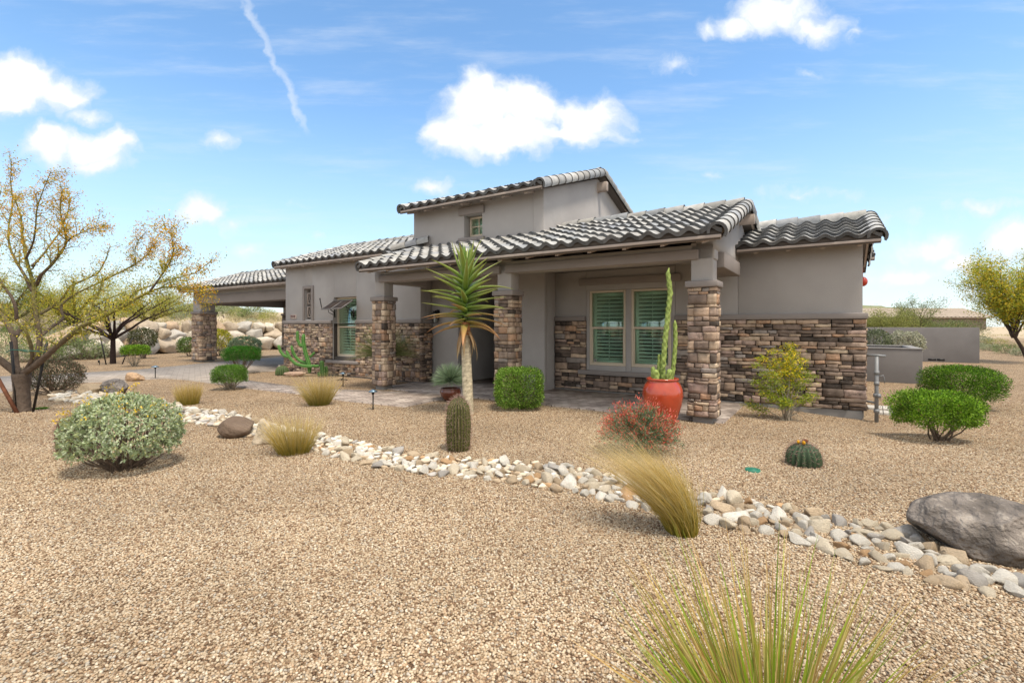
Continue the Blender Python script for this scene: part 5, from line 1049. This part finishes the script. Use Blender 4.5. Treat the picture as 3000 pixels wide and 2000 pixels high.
def build_big_tree():
    rng = np.random.default_rng(100); YT = 8.6; base = np.array((*g(63, 1204), 0)); tr = empty('desert_tree', 'big spreading desert tree with orange and yellow leaves staked at the left edge', 'tree', tuple(base)); T = lambda x, y, dy=0: at(x, y, YT+dy)-base
    bk = MB(); br = MB(); lf = MB(); BARK = np.array((.125, .095, .075)); GREENB = np.array((.20, .185, .06))
    bk.tube(smooth_path([T(65, 1210), T(64, 1170), T(63, 1130), T(63, 1094)], 4), np.interp(np.linspace(0, 1, 13), [0, .1, .6, 1], [.145, .122, .112, .135]), 14, BARK)
    limbs = [  # ((px, py, depth offset) ..., radius at the root, radius at the tip, twigs)
     ([(55,1105,0),(44,1060,.05),(44,985,.15),(20,945,.3),(-8,880,.5),(-40,780,.7),(-75,690,.8),(-95,600,.9)], .075, .012, 26),
     ([(45,985,.15),(66,952,.4),(96,928,.6),(150,901,.9),(172,884,1.0),(190,868,1.05),(207,838,1.1),(249,819,1.2),(287,801,1.3),(310,757,1.4),(322,720,1.4)], .055, .009, 18),
     ([(60,1100,0),(-5,1050,-.1),(-70,1000,-.3),(-140,900,-.4),(-190,800,-.4),(-230,680,-.4)], .085, .012, 18),
     ([(70,1095,0),(96,1050,-.15),(90,1005,-.25),(74,962,-.35),(48,940,-.4),(10,914,-.5),(-40,870,-.6),(-80,800,-.7)], .05, .009, 14),
     ([(48,940,-.4),(50,905,-.45),(38,870,-.5),(16,845,-.5),(-20,790,-.5),(-30,720,-.6),(-20,640,-.6),(5,560,-.6)], .036, .008, 22),
     ([(70,1095,0),(104,1052,.05),(115,1000,.08),(107,940,.1),(101,872,.15),(103,834,.18),(90,796,.2),(78,757,.2),(71,715,.25),(63,690,.25),(60,640,.3),(48,600,.3),(30,560,.3)], .075, .011, 34),
     ([(96,853,.15),(76,805,.3),(50,767,.5),(29,734,.6),(21,700,.6),(22,660,.7),(40,590,.8),(34,530,.8),(36,465,.8)], .04, .007, 30),
     ([(107,834,.18),(119,805,.1),(153,773,0),(184,734,-.1),(196,708,-.1),(186,666,-.2),(178,620,-.2),(178,590,-.2),(186,551,-.25)], .042, .008, 34),
     ([(196,708,-.1),(222,690,-.2),(250,674,-.3),(280,665,-.3),(308,659,-.35)], .02, .005, 16),
     ([(94,780,.2),(134,732,.5),(153,710,.6),(184,676,.7),(200,610,.8),(200,560,.9)], .028, .006, 22),
     ([(75,760,.2),(98,710,.0),(106,660,-.1),(108,610,-.2),(125,560,-.2),(150,500,-.3)], .026, .006, 24),
     ([(66,1096,0),(112,1062,-.1),(160,1018,-.2),(200,986,-.3),(236,957,-.4),(303,930,-.55),(350,905,-.65),(400,874,-.75),(440,852,-.85),(480,838,-.9),(520,838,-.95),(560,842,-1.0),(600,850,-1.05)], .080, .008, 44),
     ([(236,957,-.4),(254,925,-.2),(275,890,0),(288,862,.1),(290,838,.15),(300,810,.2)], .034, .008, 10),
     ([(250,940,-.4),(344,896,-.2),(402,853,-.1),(488,824,0),(574,797,.05),(600,775,.05),(618,762,.05)], .030, .006, 30),
     ([(440,852,-.85),(462,820,-.9),(500,770,-1.0),(510,735,-1.0),(500,690,-1.0),(480,660,-1.0)], .022, .006, 34),
     ([(118,985,.08),(145,960,.3),(187,930,.5),(176,905,.55),(180,887,.6),(230,857,.75),(306,824,.9),(363,792,1.0),(400,774,1.05),(392,735,1.05),(404,700,1.1),(430,675,1.1)], .038, .007, 36),
     ([(363,792,1.0),(410,765,1.1),(440,735,1.15),(462,705,1.2)], .016, .005, 22)]
    ORG = np.array([(.72, .36, .025), (.74, .46, .04), (.55, .26, .02), (.80, .55, .07)]); GRN = np.array([(.38, .38, .04), (.50, .46, .06), (.25, .28, .03), (.62, .50, .08)])
    def pfun(C, rng):
        px = CX+(C[:, 0]+base[0])/(C[:, 1]+base[1])*F; z = C[:, 2]; f = smooth(2.2, 3.3, z)*.66+.05; f = np.where((px > 420)&(px < 545)&(z > 2.55), .78, f); f = np.where(px > 535, .62, f)
        o = rng.random(len(C)) < f; return np.where(o[:, None], pick(ORG, len(C), rng), pick(GRN, len(C), rng))
    for pts, ra, rb, n in limbs:
        P = smooth_path([T(x, y, d) for x, y, d in pts], 6); P = P+np.sin(np.linspace(0, 9, len(P)))[:, None]*rng.normal(size=3)*.012; r = np.linspace(ra, rb, len(P))*.72*(1+.06*np.sin(np.linspace(0, 22, len(P)))); u = np.linspace(0, 1, len(P))[:, None]
        c = BARK*(1-smooth(.15, .6, u))+GREENB*smooth(.15, .6, u); bk.tube(P, r, 9, c); twigs(br, lf, P, ra*.6, rng, int(n*.85), .38, 2, 17, None, .038, .42, .06, .22, .32, pfun)
    # drooping yellow spray at the outer end of the long limb
    for i in range(20):
        a = T(*[(545, 840), (570, 846), (600, 850), (520, 838)][i % 4], -.95)+rdir(1, rng)[0]*.12; e = a+np.array((rng.uniform(-.05, .3), rng.normal()*.1, -rng.uniform(.08, .30))); br.tube([a, (a+e)/2+np.array((.03, 0, .03)), e], .0022, 4, GREENB, cap=False); n = 34; t = rng.random(n)[:, None]; leaves(lf, a+(e-a)*t+rng.normal(size=(n, 3))*.03, rdir(n, rng)+np.array((.3, 0, -.5)), .034*rng.uniform(.6, 1.3, n), .013, pick([(.62, .40, .03), (.50, .36, .04), (.3, .28, .03), (.55, .27, .02)], n, rng), rng)
    bk.build('trunk', M_bark, tr, smooth=True); br.build('branches', M_bark, tr); lf.build('foliage', M_tleaf, tr)
build_big_tree()
def stake(name, label, p0, p1, r, mat, yy=8.5, cat='stake', group=None, dy=0):
    a, b = at(*p0, yy), at(*p1, yy+dy); a[2] = min(a[2], 0); m = MB(); m.tube([a-(b-a)*.03, b], r, 8); o = m.build(name, mat); return tag(o, label, cat, group)
M_rust = material('rusted_steel', (.155, .062, .034), .85, .3, 15, .4, 60); M_green = material('green_strap', (.03, .13, .10), .6, .1, 20)
stake('tree_stake', 'black steel stake leaning outward right of the big tree trunk', (97, 1203), (137, 1004), .020, M_black, 8.55, group='stakes beside the trees')
stake('tree_stake', 'black steel stake standing against the left of the big tree trunk', (51, 1203), (32, 1000), .020, M_black, 8.5, group='stakes beside the trees')
stake('tree_stake', 'rusty brown slanted post beside the big tree trunk', (50, 1205), (-22, 1080), .030, M_rust, 8.45, group='stakes beside the trees')
m = MB(); m.tube([at(18, 1032, 8.4), at(36, 1024, 8.35), at(90, 1027, 8.3), at(130, 1031, 8.5), at(138, 1031, 8.6)], .008, 5); m.tube([at(34, 1024, 8.5), at(60, 1026, 8.75), at(100, 1035, 8.75), at(133, 1032, 8.6)], .008, 5); o = m.build('tree_tie', M_green); tag(o, 'dark green strap tied round the big tree and its stakes', 'strap')

def canopy_tree(name, label, loc, H, spread, seed, pal, trunk_h, lean=(0, 0), r=.1, barkc=(.06, .045, .04), n1=9, leafn=10, lsz=.06, L2=.8, flat=.55, n2=16, dens=5, group=None, spreadl=.10, bare=.0, cat='tree'):
    rng = np.random.default_rng(seed); o = empty(name, label, cat, loc, 0, group); bk = MB(); br = MB(); lf = MB(); top = np.array((lean[0], lean[1], trunk_h)); bk.tube(smooth_path([(0, 0, -.1), (lean[0]*.4, lean[1]*.4, trunk_h*.5), top], 4), np.linspace(r*1.1, r*.8, 9), 10, barkc)
    for i in range(n1):
        a = i*2*pi/n1+rng.normal()*.25; rr = spread*rng.uniform(.55, 1.0); zt = trunk_h+(H-trunk_h)*(rng.uniform(.35, .95) if i % 2 else rng.uniform(.75, 1)); e = np.array((cos(a)*rr+lean[0], sin(a)*rr*.9+lean[1], zt)); mid = top+(e-top)*.45+np.array((0, 0, (zt-trunk_h)*flat*.3)); P = smooth_path([top-np.array((0, 0, .1)), top+(mid-top)*.5+rdir(1, rng)[0]*.1, mid, e], 5); P = P+np.cumsum(rng.normal(size=P.shape)*.012*H, 0)*.4; bk.tube(P, np.linspace(r*.62, r*.12, len(P)), 7, barkc); twigs(br, lf, P, r*.5, rng, n2, L2, dens, leafn, pal, lsz, .34, spreadl, .2+bare, .25, col=barkc)
    bk.build('trunk', M_bark, o, smooth=True); br.build('branches', M_bark, o); lf.build('foliage', M_tleaf, o); return o
YG = [(.46, .46, .055), (.56, .50, .07), (.36, .38, .05), (.64, .48, .06), (.28, .32, .05)]
sp = g(331, 1065)
canopy_tree('staked_tree', 'small dark trunked tree with spreading nearly bare limbs beyond the driveway', (*sp, 0), 2.75, 2.5, 111, YG, 1.1, r=.10, barkc=(.035, .024, .022), n1=11, leafn=5, lsz=.05, L2=.75, flat=.2, n2=9, dens=2, bare=.4)
stake('tree_stake', 'dark stake leaning left of the small dark trunked tree', (311, 1066), (294, 987), .022, M_black, 19.2, group='stakes beside the trees'); stake('tree_stake', 'dark stake leaning right of the small dark trunked tree', (358, 1064), (388, 990), .022, M_black, 19.4, group='stakes beside the trees')
def slope_pt(px, Y): x = (px-CX)/F*Y; return (x, Y, float(gz(x, Y))-.05)
canopy_tree('palo_verde', 'broad yellow green tree on the slope behind the staked dark tree', slope_pt(215, 26), 3.0, 3.3, 112, YG, .8, r=.12, barkc=(.14, .13, .05), n1=11, leafn=13, lsz=.085, L2=1.1, n2=14, dens=7, spreadl=.2)
canopy_tree('palo_verde', 'olive yellow tree on the slope left of the outer carport column', slope_pt(435, 31), 2.6, 3.2, 113, [(.36, .38, .06), (.44, .42, .07), (.27, .29, .05), (.50, .42, .08)], .7, r=.11, barkc=(.13, .11, .06), n1=11, leafn=12, lsz=.09, L2=1.1, n2=13, dens=6, spreadl=.2)
canopy_tree('palo_verde', 'hazy green tree at the far left behind the big orange leaved tree', slope_pt(20, 24), 2.5, 2.6, 114, [(.19, .24, .06), (.25, .28, .07), (.14, .18, .05)], .6, r=.11, barkc=(.13, .11, .06), n1=9, leafn=11, lsz=.08, L2=1.0, n2=12, dens=5, spreadl=.16)
rt = g(3015, 1062)
canopy_tree('feathery_tree', 'feathery yellow green tree leaning in from the right edge of the picture', (*rt, float(gz(*rt))), 4.3, 1.95, 115, [(.38, .43, .05), (.48, .48, .07), (.28, .35, .04), (.58, .52, .07), (.76, .54, .05)], 1.15, lean=(-.75, -.1), r=.07, barkc=(.08, .06, .05), n1=13, leafn=15, lsz=.10, L2=1.15, n2=17, dens=6, spreadl=.13)
DG = [(.16, .21, .06), (.22, .26, .08), (.12, .16, .05), (.28, .29, .09)]
canopy_tree('thin_tree', 'thin airy green tree rising behind the right boundary wall', slope_pt(2690, 34), 3.35, 1.7, 116, DG, .9, r=.06, barkc=(.14, .12, .08), n1=10, leafn=9, lsz=.10, L2=.9, n2=11, dens=4, spreadl=.14)
shrub('olive_shrub', 'grey green shrub behind the planter wall close to the house corner', 'shrub', (at(2562, 1000, 16.4)[0], 16.4, 0), (.5, .45, .5), .9, 4000, .05, [(.13, .16, .08), (.18, .21, .11), (.09, .11, .06)], 47, 2.2)
canopy_tree('thin_tree', 'low yellowish green tree behind the boundary wall next to the house corner', slope_pt(2590, 31), 2.35, 2.1, 117, [(.28, .30, .08), (.34, .34, .11), (.2, .22, .06)], .5, r=.06, barkc=(.17, .14, .09), n1=13, leafn=16, lsz=.10, L2=1.0, n2=13, dens=5, spreadl=.2)

# desert scrub on the slopes: a few plants of each kind, copied
def scrub(name, n, r, h, pal, seed, lsz, lw=.3, mat=None, lo=.45, stems=20):
    o = shrub(name, name, 'bush', (0, -500, 0), (r, r, h*.55), h*.5, n, lsz, pal, seed, 2.0, stems=stems, lw=lw, clump=.35, lo=lo, up=.9, mat=mat); return o
PR = [('green_scrub', 'leafy green desert bush', scrub('green_scrub', 1500, .85, 1.0, [(.17, .24, .08), (.24, .30, .11), (.12, .17, .06)], 121, .09)), ('sage_scrub', 'grey green sage bush', scrub('sage_scrub', 1500, .8, .8, [(.30, .33, .20), (.37, .39, .26), (.23, .26, .15)], 122, .08, .4, M_sage)), ('straw_scrub', 'straw coloured dry bush', scrub('straw_scrub', 1300, .75, .65, [(.50, .43, .26), (.42, .36, .2), (.36, .33, .17)], 123, .10, .16, M_sage)), ('dark_scrub', 'dark green mesquite bush', scrub('dark_scrub', 1700, 1.2, 1.5, [(.11, .15, .05), (.15, .19, .065), (.19, .2, .07)], 124, .10)), ('yellow_scrub', 'yellow green creosote bush', scrub('yellow_scrub', 1400, 1.0, 1.25, [(.30, .31, .06), (.37, .36, .08), (.22, .25, .05)], 125, .085))]
def place_scrub():
    rng = np.random.default_rng(130); first = set(); N_ = 0
    fixed = [(230, 22.0, 0, 1.0), (262, 22.5, 1, 1.1), (130, 21, 0, 1.0), (60, 20.5, 1, 1.0), (20, 22, 0, 1.1), (180, 24, 1, 1), (95, 25, 2, 1.1), (300, 27, 2, 1.0), (660, 46, 3, 1.0), (700, 44, 4, .9), (745, 43, 3, .9), (790, 42, 4, .8), (815, 40, 2, .8), (585, 40, 1, .9), (610, 45, 3, .9), (540, 42, 3, 1.0), (500, 44, 3, 1.1), (470, 40, 2, 1), (520, 36.5, 1, .9), (690, 38.5, 2, .7), (735, 38, 1, .6), (770, 38.8, 4, .55), (2900, 30, 1, .7), (2945, 27, 0, .7), (2975, 33, 2, .8), (2920, 36, 4, .7), (2880, 40, 1, .9), (2990, 25, 1, .6), (2720, 36, 0, 1.3), (2650, 38, 4, 1.2), (2780, 38, 1, 1.0), (2820, 42, 0, 1.0), (2560, 36, 1, 1.2), (2760, 33, 2, .9), (2745, 35, 3, .8), (2790, 36, 4, .9), (2815, 37, 0, 1.1), (2700, 37, 3, .8), (2545, 34, 4, 1.2), (2600, 35, 0, 1.2)] + [(2548+i*28, 46+(i*7) % 8, (3, 4, 3, 0)[i % 4], 1.3+.22*(i % 3)) for i in range(11)]
    items = [(p, y, k, s) for p, y, k, s in fixed]
    for i in range(64):
        y = rng.uniform(23, 70) if i < 44 else rng.uniform(28, 75); px = rng.uniform(-180, 640) if i < 34 else rng.uniform(600, 860) if i < 44 else rng.uniform(2540, 3150)
        if px < 640 and px > 330 and y < 32.5: y += 12
        if 600 < px < 860 and y < 38: y += 16
        items.append((px, y, rng.choice(5, p=[.2, .26, .26, .13, .15]), rng.uniform(.6, 1.25)*(1.0 if px < 1000 else .7)))
    for px, y, k, s in items:
        name, ad, o = PR[k]; loc = slope_pt(px, y); size = 'tall' if s > 1.05 else 'low' if s < .75 else 'middling'
        far = 'low on' if y < 26 else 'midway up' if y < 40 else 'high on'
        where = ('the slope at the far left' if px < 120 else 'the slope left of the staked dark tree' if px < 340 else 'the slope left of the outer carport column' if px < 590 else 'the slope seen through the carport' if px < 900 else 'the rise behind the right boundary wall' if px < 2870 else 'the open ground at the right edge')
        lab = f'{size} {ad} {far} {where}'
        if k not in first: first.add(k); o.location = loc; o.scale = (s,)*3; o['label'] = lab; o['group'] = 'wild bushes on the desert slopes'
        else: dup(o, loc, rng.uniform(0, 6.28), s*np.array((rng.uniform(.9, 1.25), 1, rng.uniform(.8, 1.1))), lab, 'wild bushes on the desert slopes')
place_scrub()
# dry grass over the slope, nobody could count it
def dry_grass():
    rng = np.random.default_rng(131); P = []
    for x0, x1, y0, y1, n in ((-60, -8, 20, 60, 15000), (16, 60, 26, 62, 5000)):
        x = rng.uniform(x0, x1, n); y = rng.uniform(y0, y1, n); d = seg_dist(x, y)*np.where(y > np.interp(x, POLY[:, 0], POLY[:, 1]), 1, -1); k = (d > 1.2)&(np.sin(x*.7+y*.4)+np.sin(y*1.1-x*.3)+rng.normal(size=n)*.5 > -.2); P.append(np.stack([x[k], y[k], gz(x[k], y[k])-.02], -1))
    P = np.concatenate(P); P = np.repeat(P, 4, 0)+np.concatenate([rng.normal(size=(len(P)*4, 2))*.12, np.zeros((len(P)*4, 1))], 1); n = len(P); m = MB(); D = np.array((0, 0, 1.))+rng.normal(size=(n, 3))*.35; blades(m, P, D, .36*rng.uniform(.5, 1.3, n), .03, .25, (0, 0, 0), pick([(.46, .37, .2), (.40, .35, .17)], n, rng), pick([(.66, .56, .36), (.58, .49, .29)], n, rng), rng, 2); kind(m.build('dry_grass', M_grass), 'stuff')
dry_grass()
# distant hills
def hill(px0, px1, top, Y, seed, base_z=2.5):
    rng = np.random.default_rng(seed); k = 60; u = np.linspace(0, 1, k); x = (px0+(px1-px0)*u-CX)/F*Y; pr = np.interp(u, *zip(*top)); z = pr/F*Y+EYE; m = MB(); rows = []
    for j, v in enumerate(np.linspace(0, 1, 9)): rows.append(np.stack([x, Y+(1-cos(v*pi))*Y*.16+rng.normal(size=k)*Y*.004, base_z+(z-base_z)*sin(v*pi)*(1+.05*rng.normal(size=k)*sin(v*pi))-6*(v in (0, 1))], -1))
    i = np.arange(9*k).reshape(9, k); m.add(np.concatenate(rows), np.stack([i[:-1, :-1], i[:-1, 1:], i[1:, 1:], i[1:, :-1]], -1).reshape(-1, 4)); kind(m.build('hills', material('hill_scrub', (.20, .205, .11), 1, .35, .05, det=9, stain=((.36, .30, .20), .03, .5, .7)), smooth=True), 'structure')
hill(300, 640, [(0, 20), (.35, 50), (.5, 78), (.56, 88), (.62, 82), (.8, 45), (1, 20)], 620, 3)
hill(2480, 2900, [(0, 60), (.15, 72), (.3, 78), (.5, 70), (.75, 60), (1, 45)], 260, 4)
# hill behind the photographer, seen only as a reflection in the panes
rng = np.random.default_rng(8); m = MB(); k = 40; x = np.linspace(-160, 160, k); rows = [np.stack([x, np.full(k, -70.-j*16), (2.5+4.2*np.exp(-((x-30)/60)**2)+2*np.exp(-((x+80)/40)**2)+rng.normal(size=k)*.3)*sin(j/6*pi)-1], -1) for j in range(7)]; i = np.arange(7*k).reshape(7, k); m.add(np.concatenate(rows), np.stack([i[:-1, :-1], i[1:, :-1], i[1:, 1:], i[:-1, 1:]], -1).reshape(-1, 4)); kind(m.build('hills', material('near_hill', (.16, .20, .08), 1, .3, .2), smooth=True), 'structure')

# ================================================================== walls, roofs and small things at the right
M_gwall = material('grey_stucco', (.185, .175, .172), .93, .12, 1.6, .5, 120, bdist=.004, spec=.15, stain=((.27, .255, .245), 1.8, .58, .8))
M_gcap = material('grey_wall_cap', (.25, .24, .235), .9, .1, 3, .3, 90, bdist=.003)
b = g(2703, 1125); a = b-U*3.3; dv = unit(b-a); nv = np.array((-dv[1], dv[0])); L_ = np.linalg.norm(b-a)
pl = empty('planter_wall', 'low grey open topped walled planter at the right corner of the house', 'planter', (a[0], a[1], 0), math.atan2(dv[1], dv[0]))
for nm, q in (('front_wall', (0, L_, 0, .2)), ('side_wall', (L_-.2, L_, .202, 2.4)), ('back_wall', (0, L_-.202, 2.2, 2.4))): m = MB(); m.box(q[0], q[1], q[2], q[3], -.3, .90); m.build(nm, M_gwall, pl, bevel=.015)
m = MB(); m.box(-.0, L_+.012, -.012, .212, .902, .935); m.box(L_-.212, L_+.012, .213, 2.412, .902, .935); m.box(0, L_-.213, 2.19, 2.412, .902, .935); m.build('coping', M_gcap, pl, bevel=.008)
b2 = g(2870, 1064); L2_ = 9.5; w = empty('boundary_wall', 'long plain grey stucco boundary wall beyond the planter', 'wall', (b2[0], b2[1], 0), -TH)
m = MB(); m.box(-L2_, 0, 0, .2, -.3, 1.475); m.build('wall_body', M_gwall, w, bevel=.012); m = MB(); m.box(-1.62, -1.36, -.012, -.001, .06, .14); m.box(-1.33, -1.08, -.012, -.001, .06, .14); m.build('vent', M_black, w)
# neighbour's house far behind
nh = empty('neighbour_house', 'low tan tile roofed house far behind the right boundary wall', 'house', (78, 92, 1.75)); m = MB(); m.box(-19, 12, 0, 12, -2, 1.75); m.build('wall', material('tan_wall', (.24, .19, .15), .9, .1, 1), nh)
m = MB(); n_ = 44; xs = np.linspace(-20, 13, n_*4); zr = 3.55+0*xs; v0 = np.stack([xs, np.full(n_*4, -.8), 1.6+.06*np.sin(xs*2*pi/.75)], -1); v1 = np.stack([xs, np.full(n_*4, 6.0), 3.5-.05*(xs+20)*0+.06*np.sin(xs*2*pi/.75)], -1); i = np.arange(n_*4-1); m.add(np.concatenate([v0, v1]), np.stack([i, i+1, i+1+n_*4, i+n_*4], 1)); m.box(-20, 13, -.78, 13, 1.4, 1.52); m.build('roof', material('tan_roof_tile', (.33, .27, .21), .9, .25, 3), nh)
# path lights
def path_light(label, px, py, h, cw, capcol):
    o = empty('path_light', label, 'light', gp(px, py), 0, 'path lights along the walkway'); m = MB(); m.tube([(0, 0, -.05), (0, 0, h-.03)], .012, 8); m.build('post', M_black, o); m = MB(); m.lathe([(.001, h+.012), (.018, h+.010), (cw*.55, h-.006), (cw, h-.030), (cw-.006, h-.038), (cw*.5, h-.022), (.012, h-.016)], 24); m.build('hood', capcol, o, smooth=True); m = MB(); m.lathe([(.02, h-.085), (.026, h-.05), (.024, h-.017)], 12); m.build('lamp_holder', M_black, o)
M_hood = material('blue_grey_hood', (.16, .23, .29), .35, .15, 10, metal=.7, spec=.5)
path_light('mushroom path light on the gravel edge of the driveway near the orange tan boulder', 455, 1109, .37, .105, M_hood)
path_light('mushroom path light standing alone before the walkway left of the entry', 1093, 1200, .36, .085, M_hood)
path_light('mushroom path light by the stone wall between the golden grass and the left column', 1005, 1132, .355, .080, M_hood)
m = MB(); m.tube([(0, 0, -.03), (0, 0, .10)], .015, 6); m.tube([(0, -.02, .10), (.03, -.06, .16)], .035, 8); o = m.build('spotlight', M_black); o.location = gp(291, 1068); tag(o, 'tiny black garden spotlight on the gravel left of the staked dark tree', 'light')
m = MB(); m.tube([(-.13, 0, .035), (0, .02, .06), (.17, 0, .04)], .014, 6); m.tube([(0, .02, .03), (0, .02, .06)], .02, 6); o = m.build('drip_fitting', M_black); o.location = gp(1000, 1117); tag(o, 'small black irrigation fitting lying by the left stone wall', 'pipe fitting')
# grey stand pipe at the right corner
M_pipe = material('grey_pipe', (.22, .225, .23), .55, .1, 12, metal=.2, spec=.4)
p0 = np.array((*g(2568, 1219), -.1)); sp_ = empty('stand_pipe', 'grey painted stand pipe with valve at the right corner of the house', 'pipe', (p0[0], p0[1], -.1)); cr = np.array((*(xy(1.99, 2.55)), 0))
m = MB(); m.tube([(0, 0, 0), (0, 0, 1.1)], .029, 14); m.build('riser', M_pipe, sp_, smooth=False)
m = MB()
for z, r_ in ((.16, .041), (.42, .046), (.62, .038), (.80, .038)): m.tube([(0, 0, z), (0, 0, z+.06)], r_, 14)
m.tube([(-.03, -.05, .45), (.0, -.09, .45)], .035, 10); m.build('couplings', M_pipe, sp_)
d_ = unit((np.array((xy(1.9, 2.6)))-p0[:2])); m = MB(); m.tube([(d_[0]*.42, d_[1]*.42, 1.10), (-d_[0]*.02, -d_[1]*.02, 1.12), (.13, -.02, 1.11)], .022, 10); m.tube([(d_[0]*.42, d_[1]*.42, .32), (0, 0, .32)], .018, 8); m.build('cross_pipe', M_pipe, sp_)
m = MB(); m.tube([(.03, -.02, .77), (.09, -.03, .79), (.105, -.03, .74), (.11, -.03, .66)], .008, 6); m.tube([(.03, -.03, .26), (.07, -.04, .28), (.085, -.04, .14)], .006, 6); m.build('handle', M_pipe, sp_)
m = MB(); 
M_conc = material('pale_concrete', (.52, .50, .46), .9, .12, 6, .3, 50)
for lab, px, py, w_, d2 in (('pale square concrete pad lying behind the stand pipe', 2576, 1192, .38, .34), ('pale concrete pad lying just right of the one behind the stand pipe', 2600, 1203, .30, .26)): m = MB(); m.box(-w_/2, w_/2, -d2/2, d2/2, -.03, .035); o = m.build('concrete_pad', M_conc, bevel=.008); o.location = gp(px, py); o.rotation_euler = (0, 0, -.5); tag(o, lab, 'pad', 'concrete pads')
M_lid = material('green_lid', (.02, .16, .10), .5, .1, 20, spec=.4)
m = MB(); m.lathe([(.001, .022), (.035, .022), (.036, .017), (.050, .017), (.052, .022), (.072, .020), (.075, .0), (.07, -.02)], 28); m.lathe([(.001, .026), (.012, .026), (.014, .020)], 12); o = m.build('valve_lid', M_lid); o.location = gp(2205, 1379); tag(o, 'small round green irrigation valve lid set in the right gravel', 'lid')
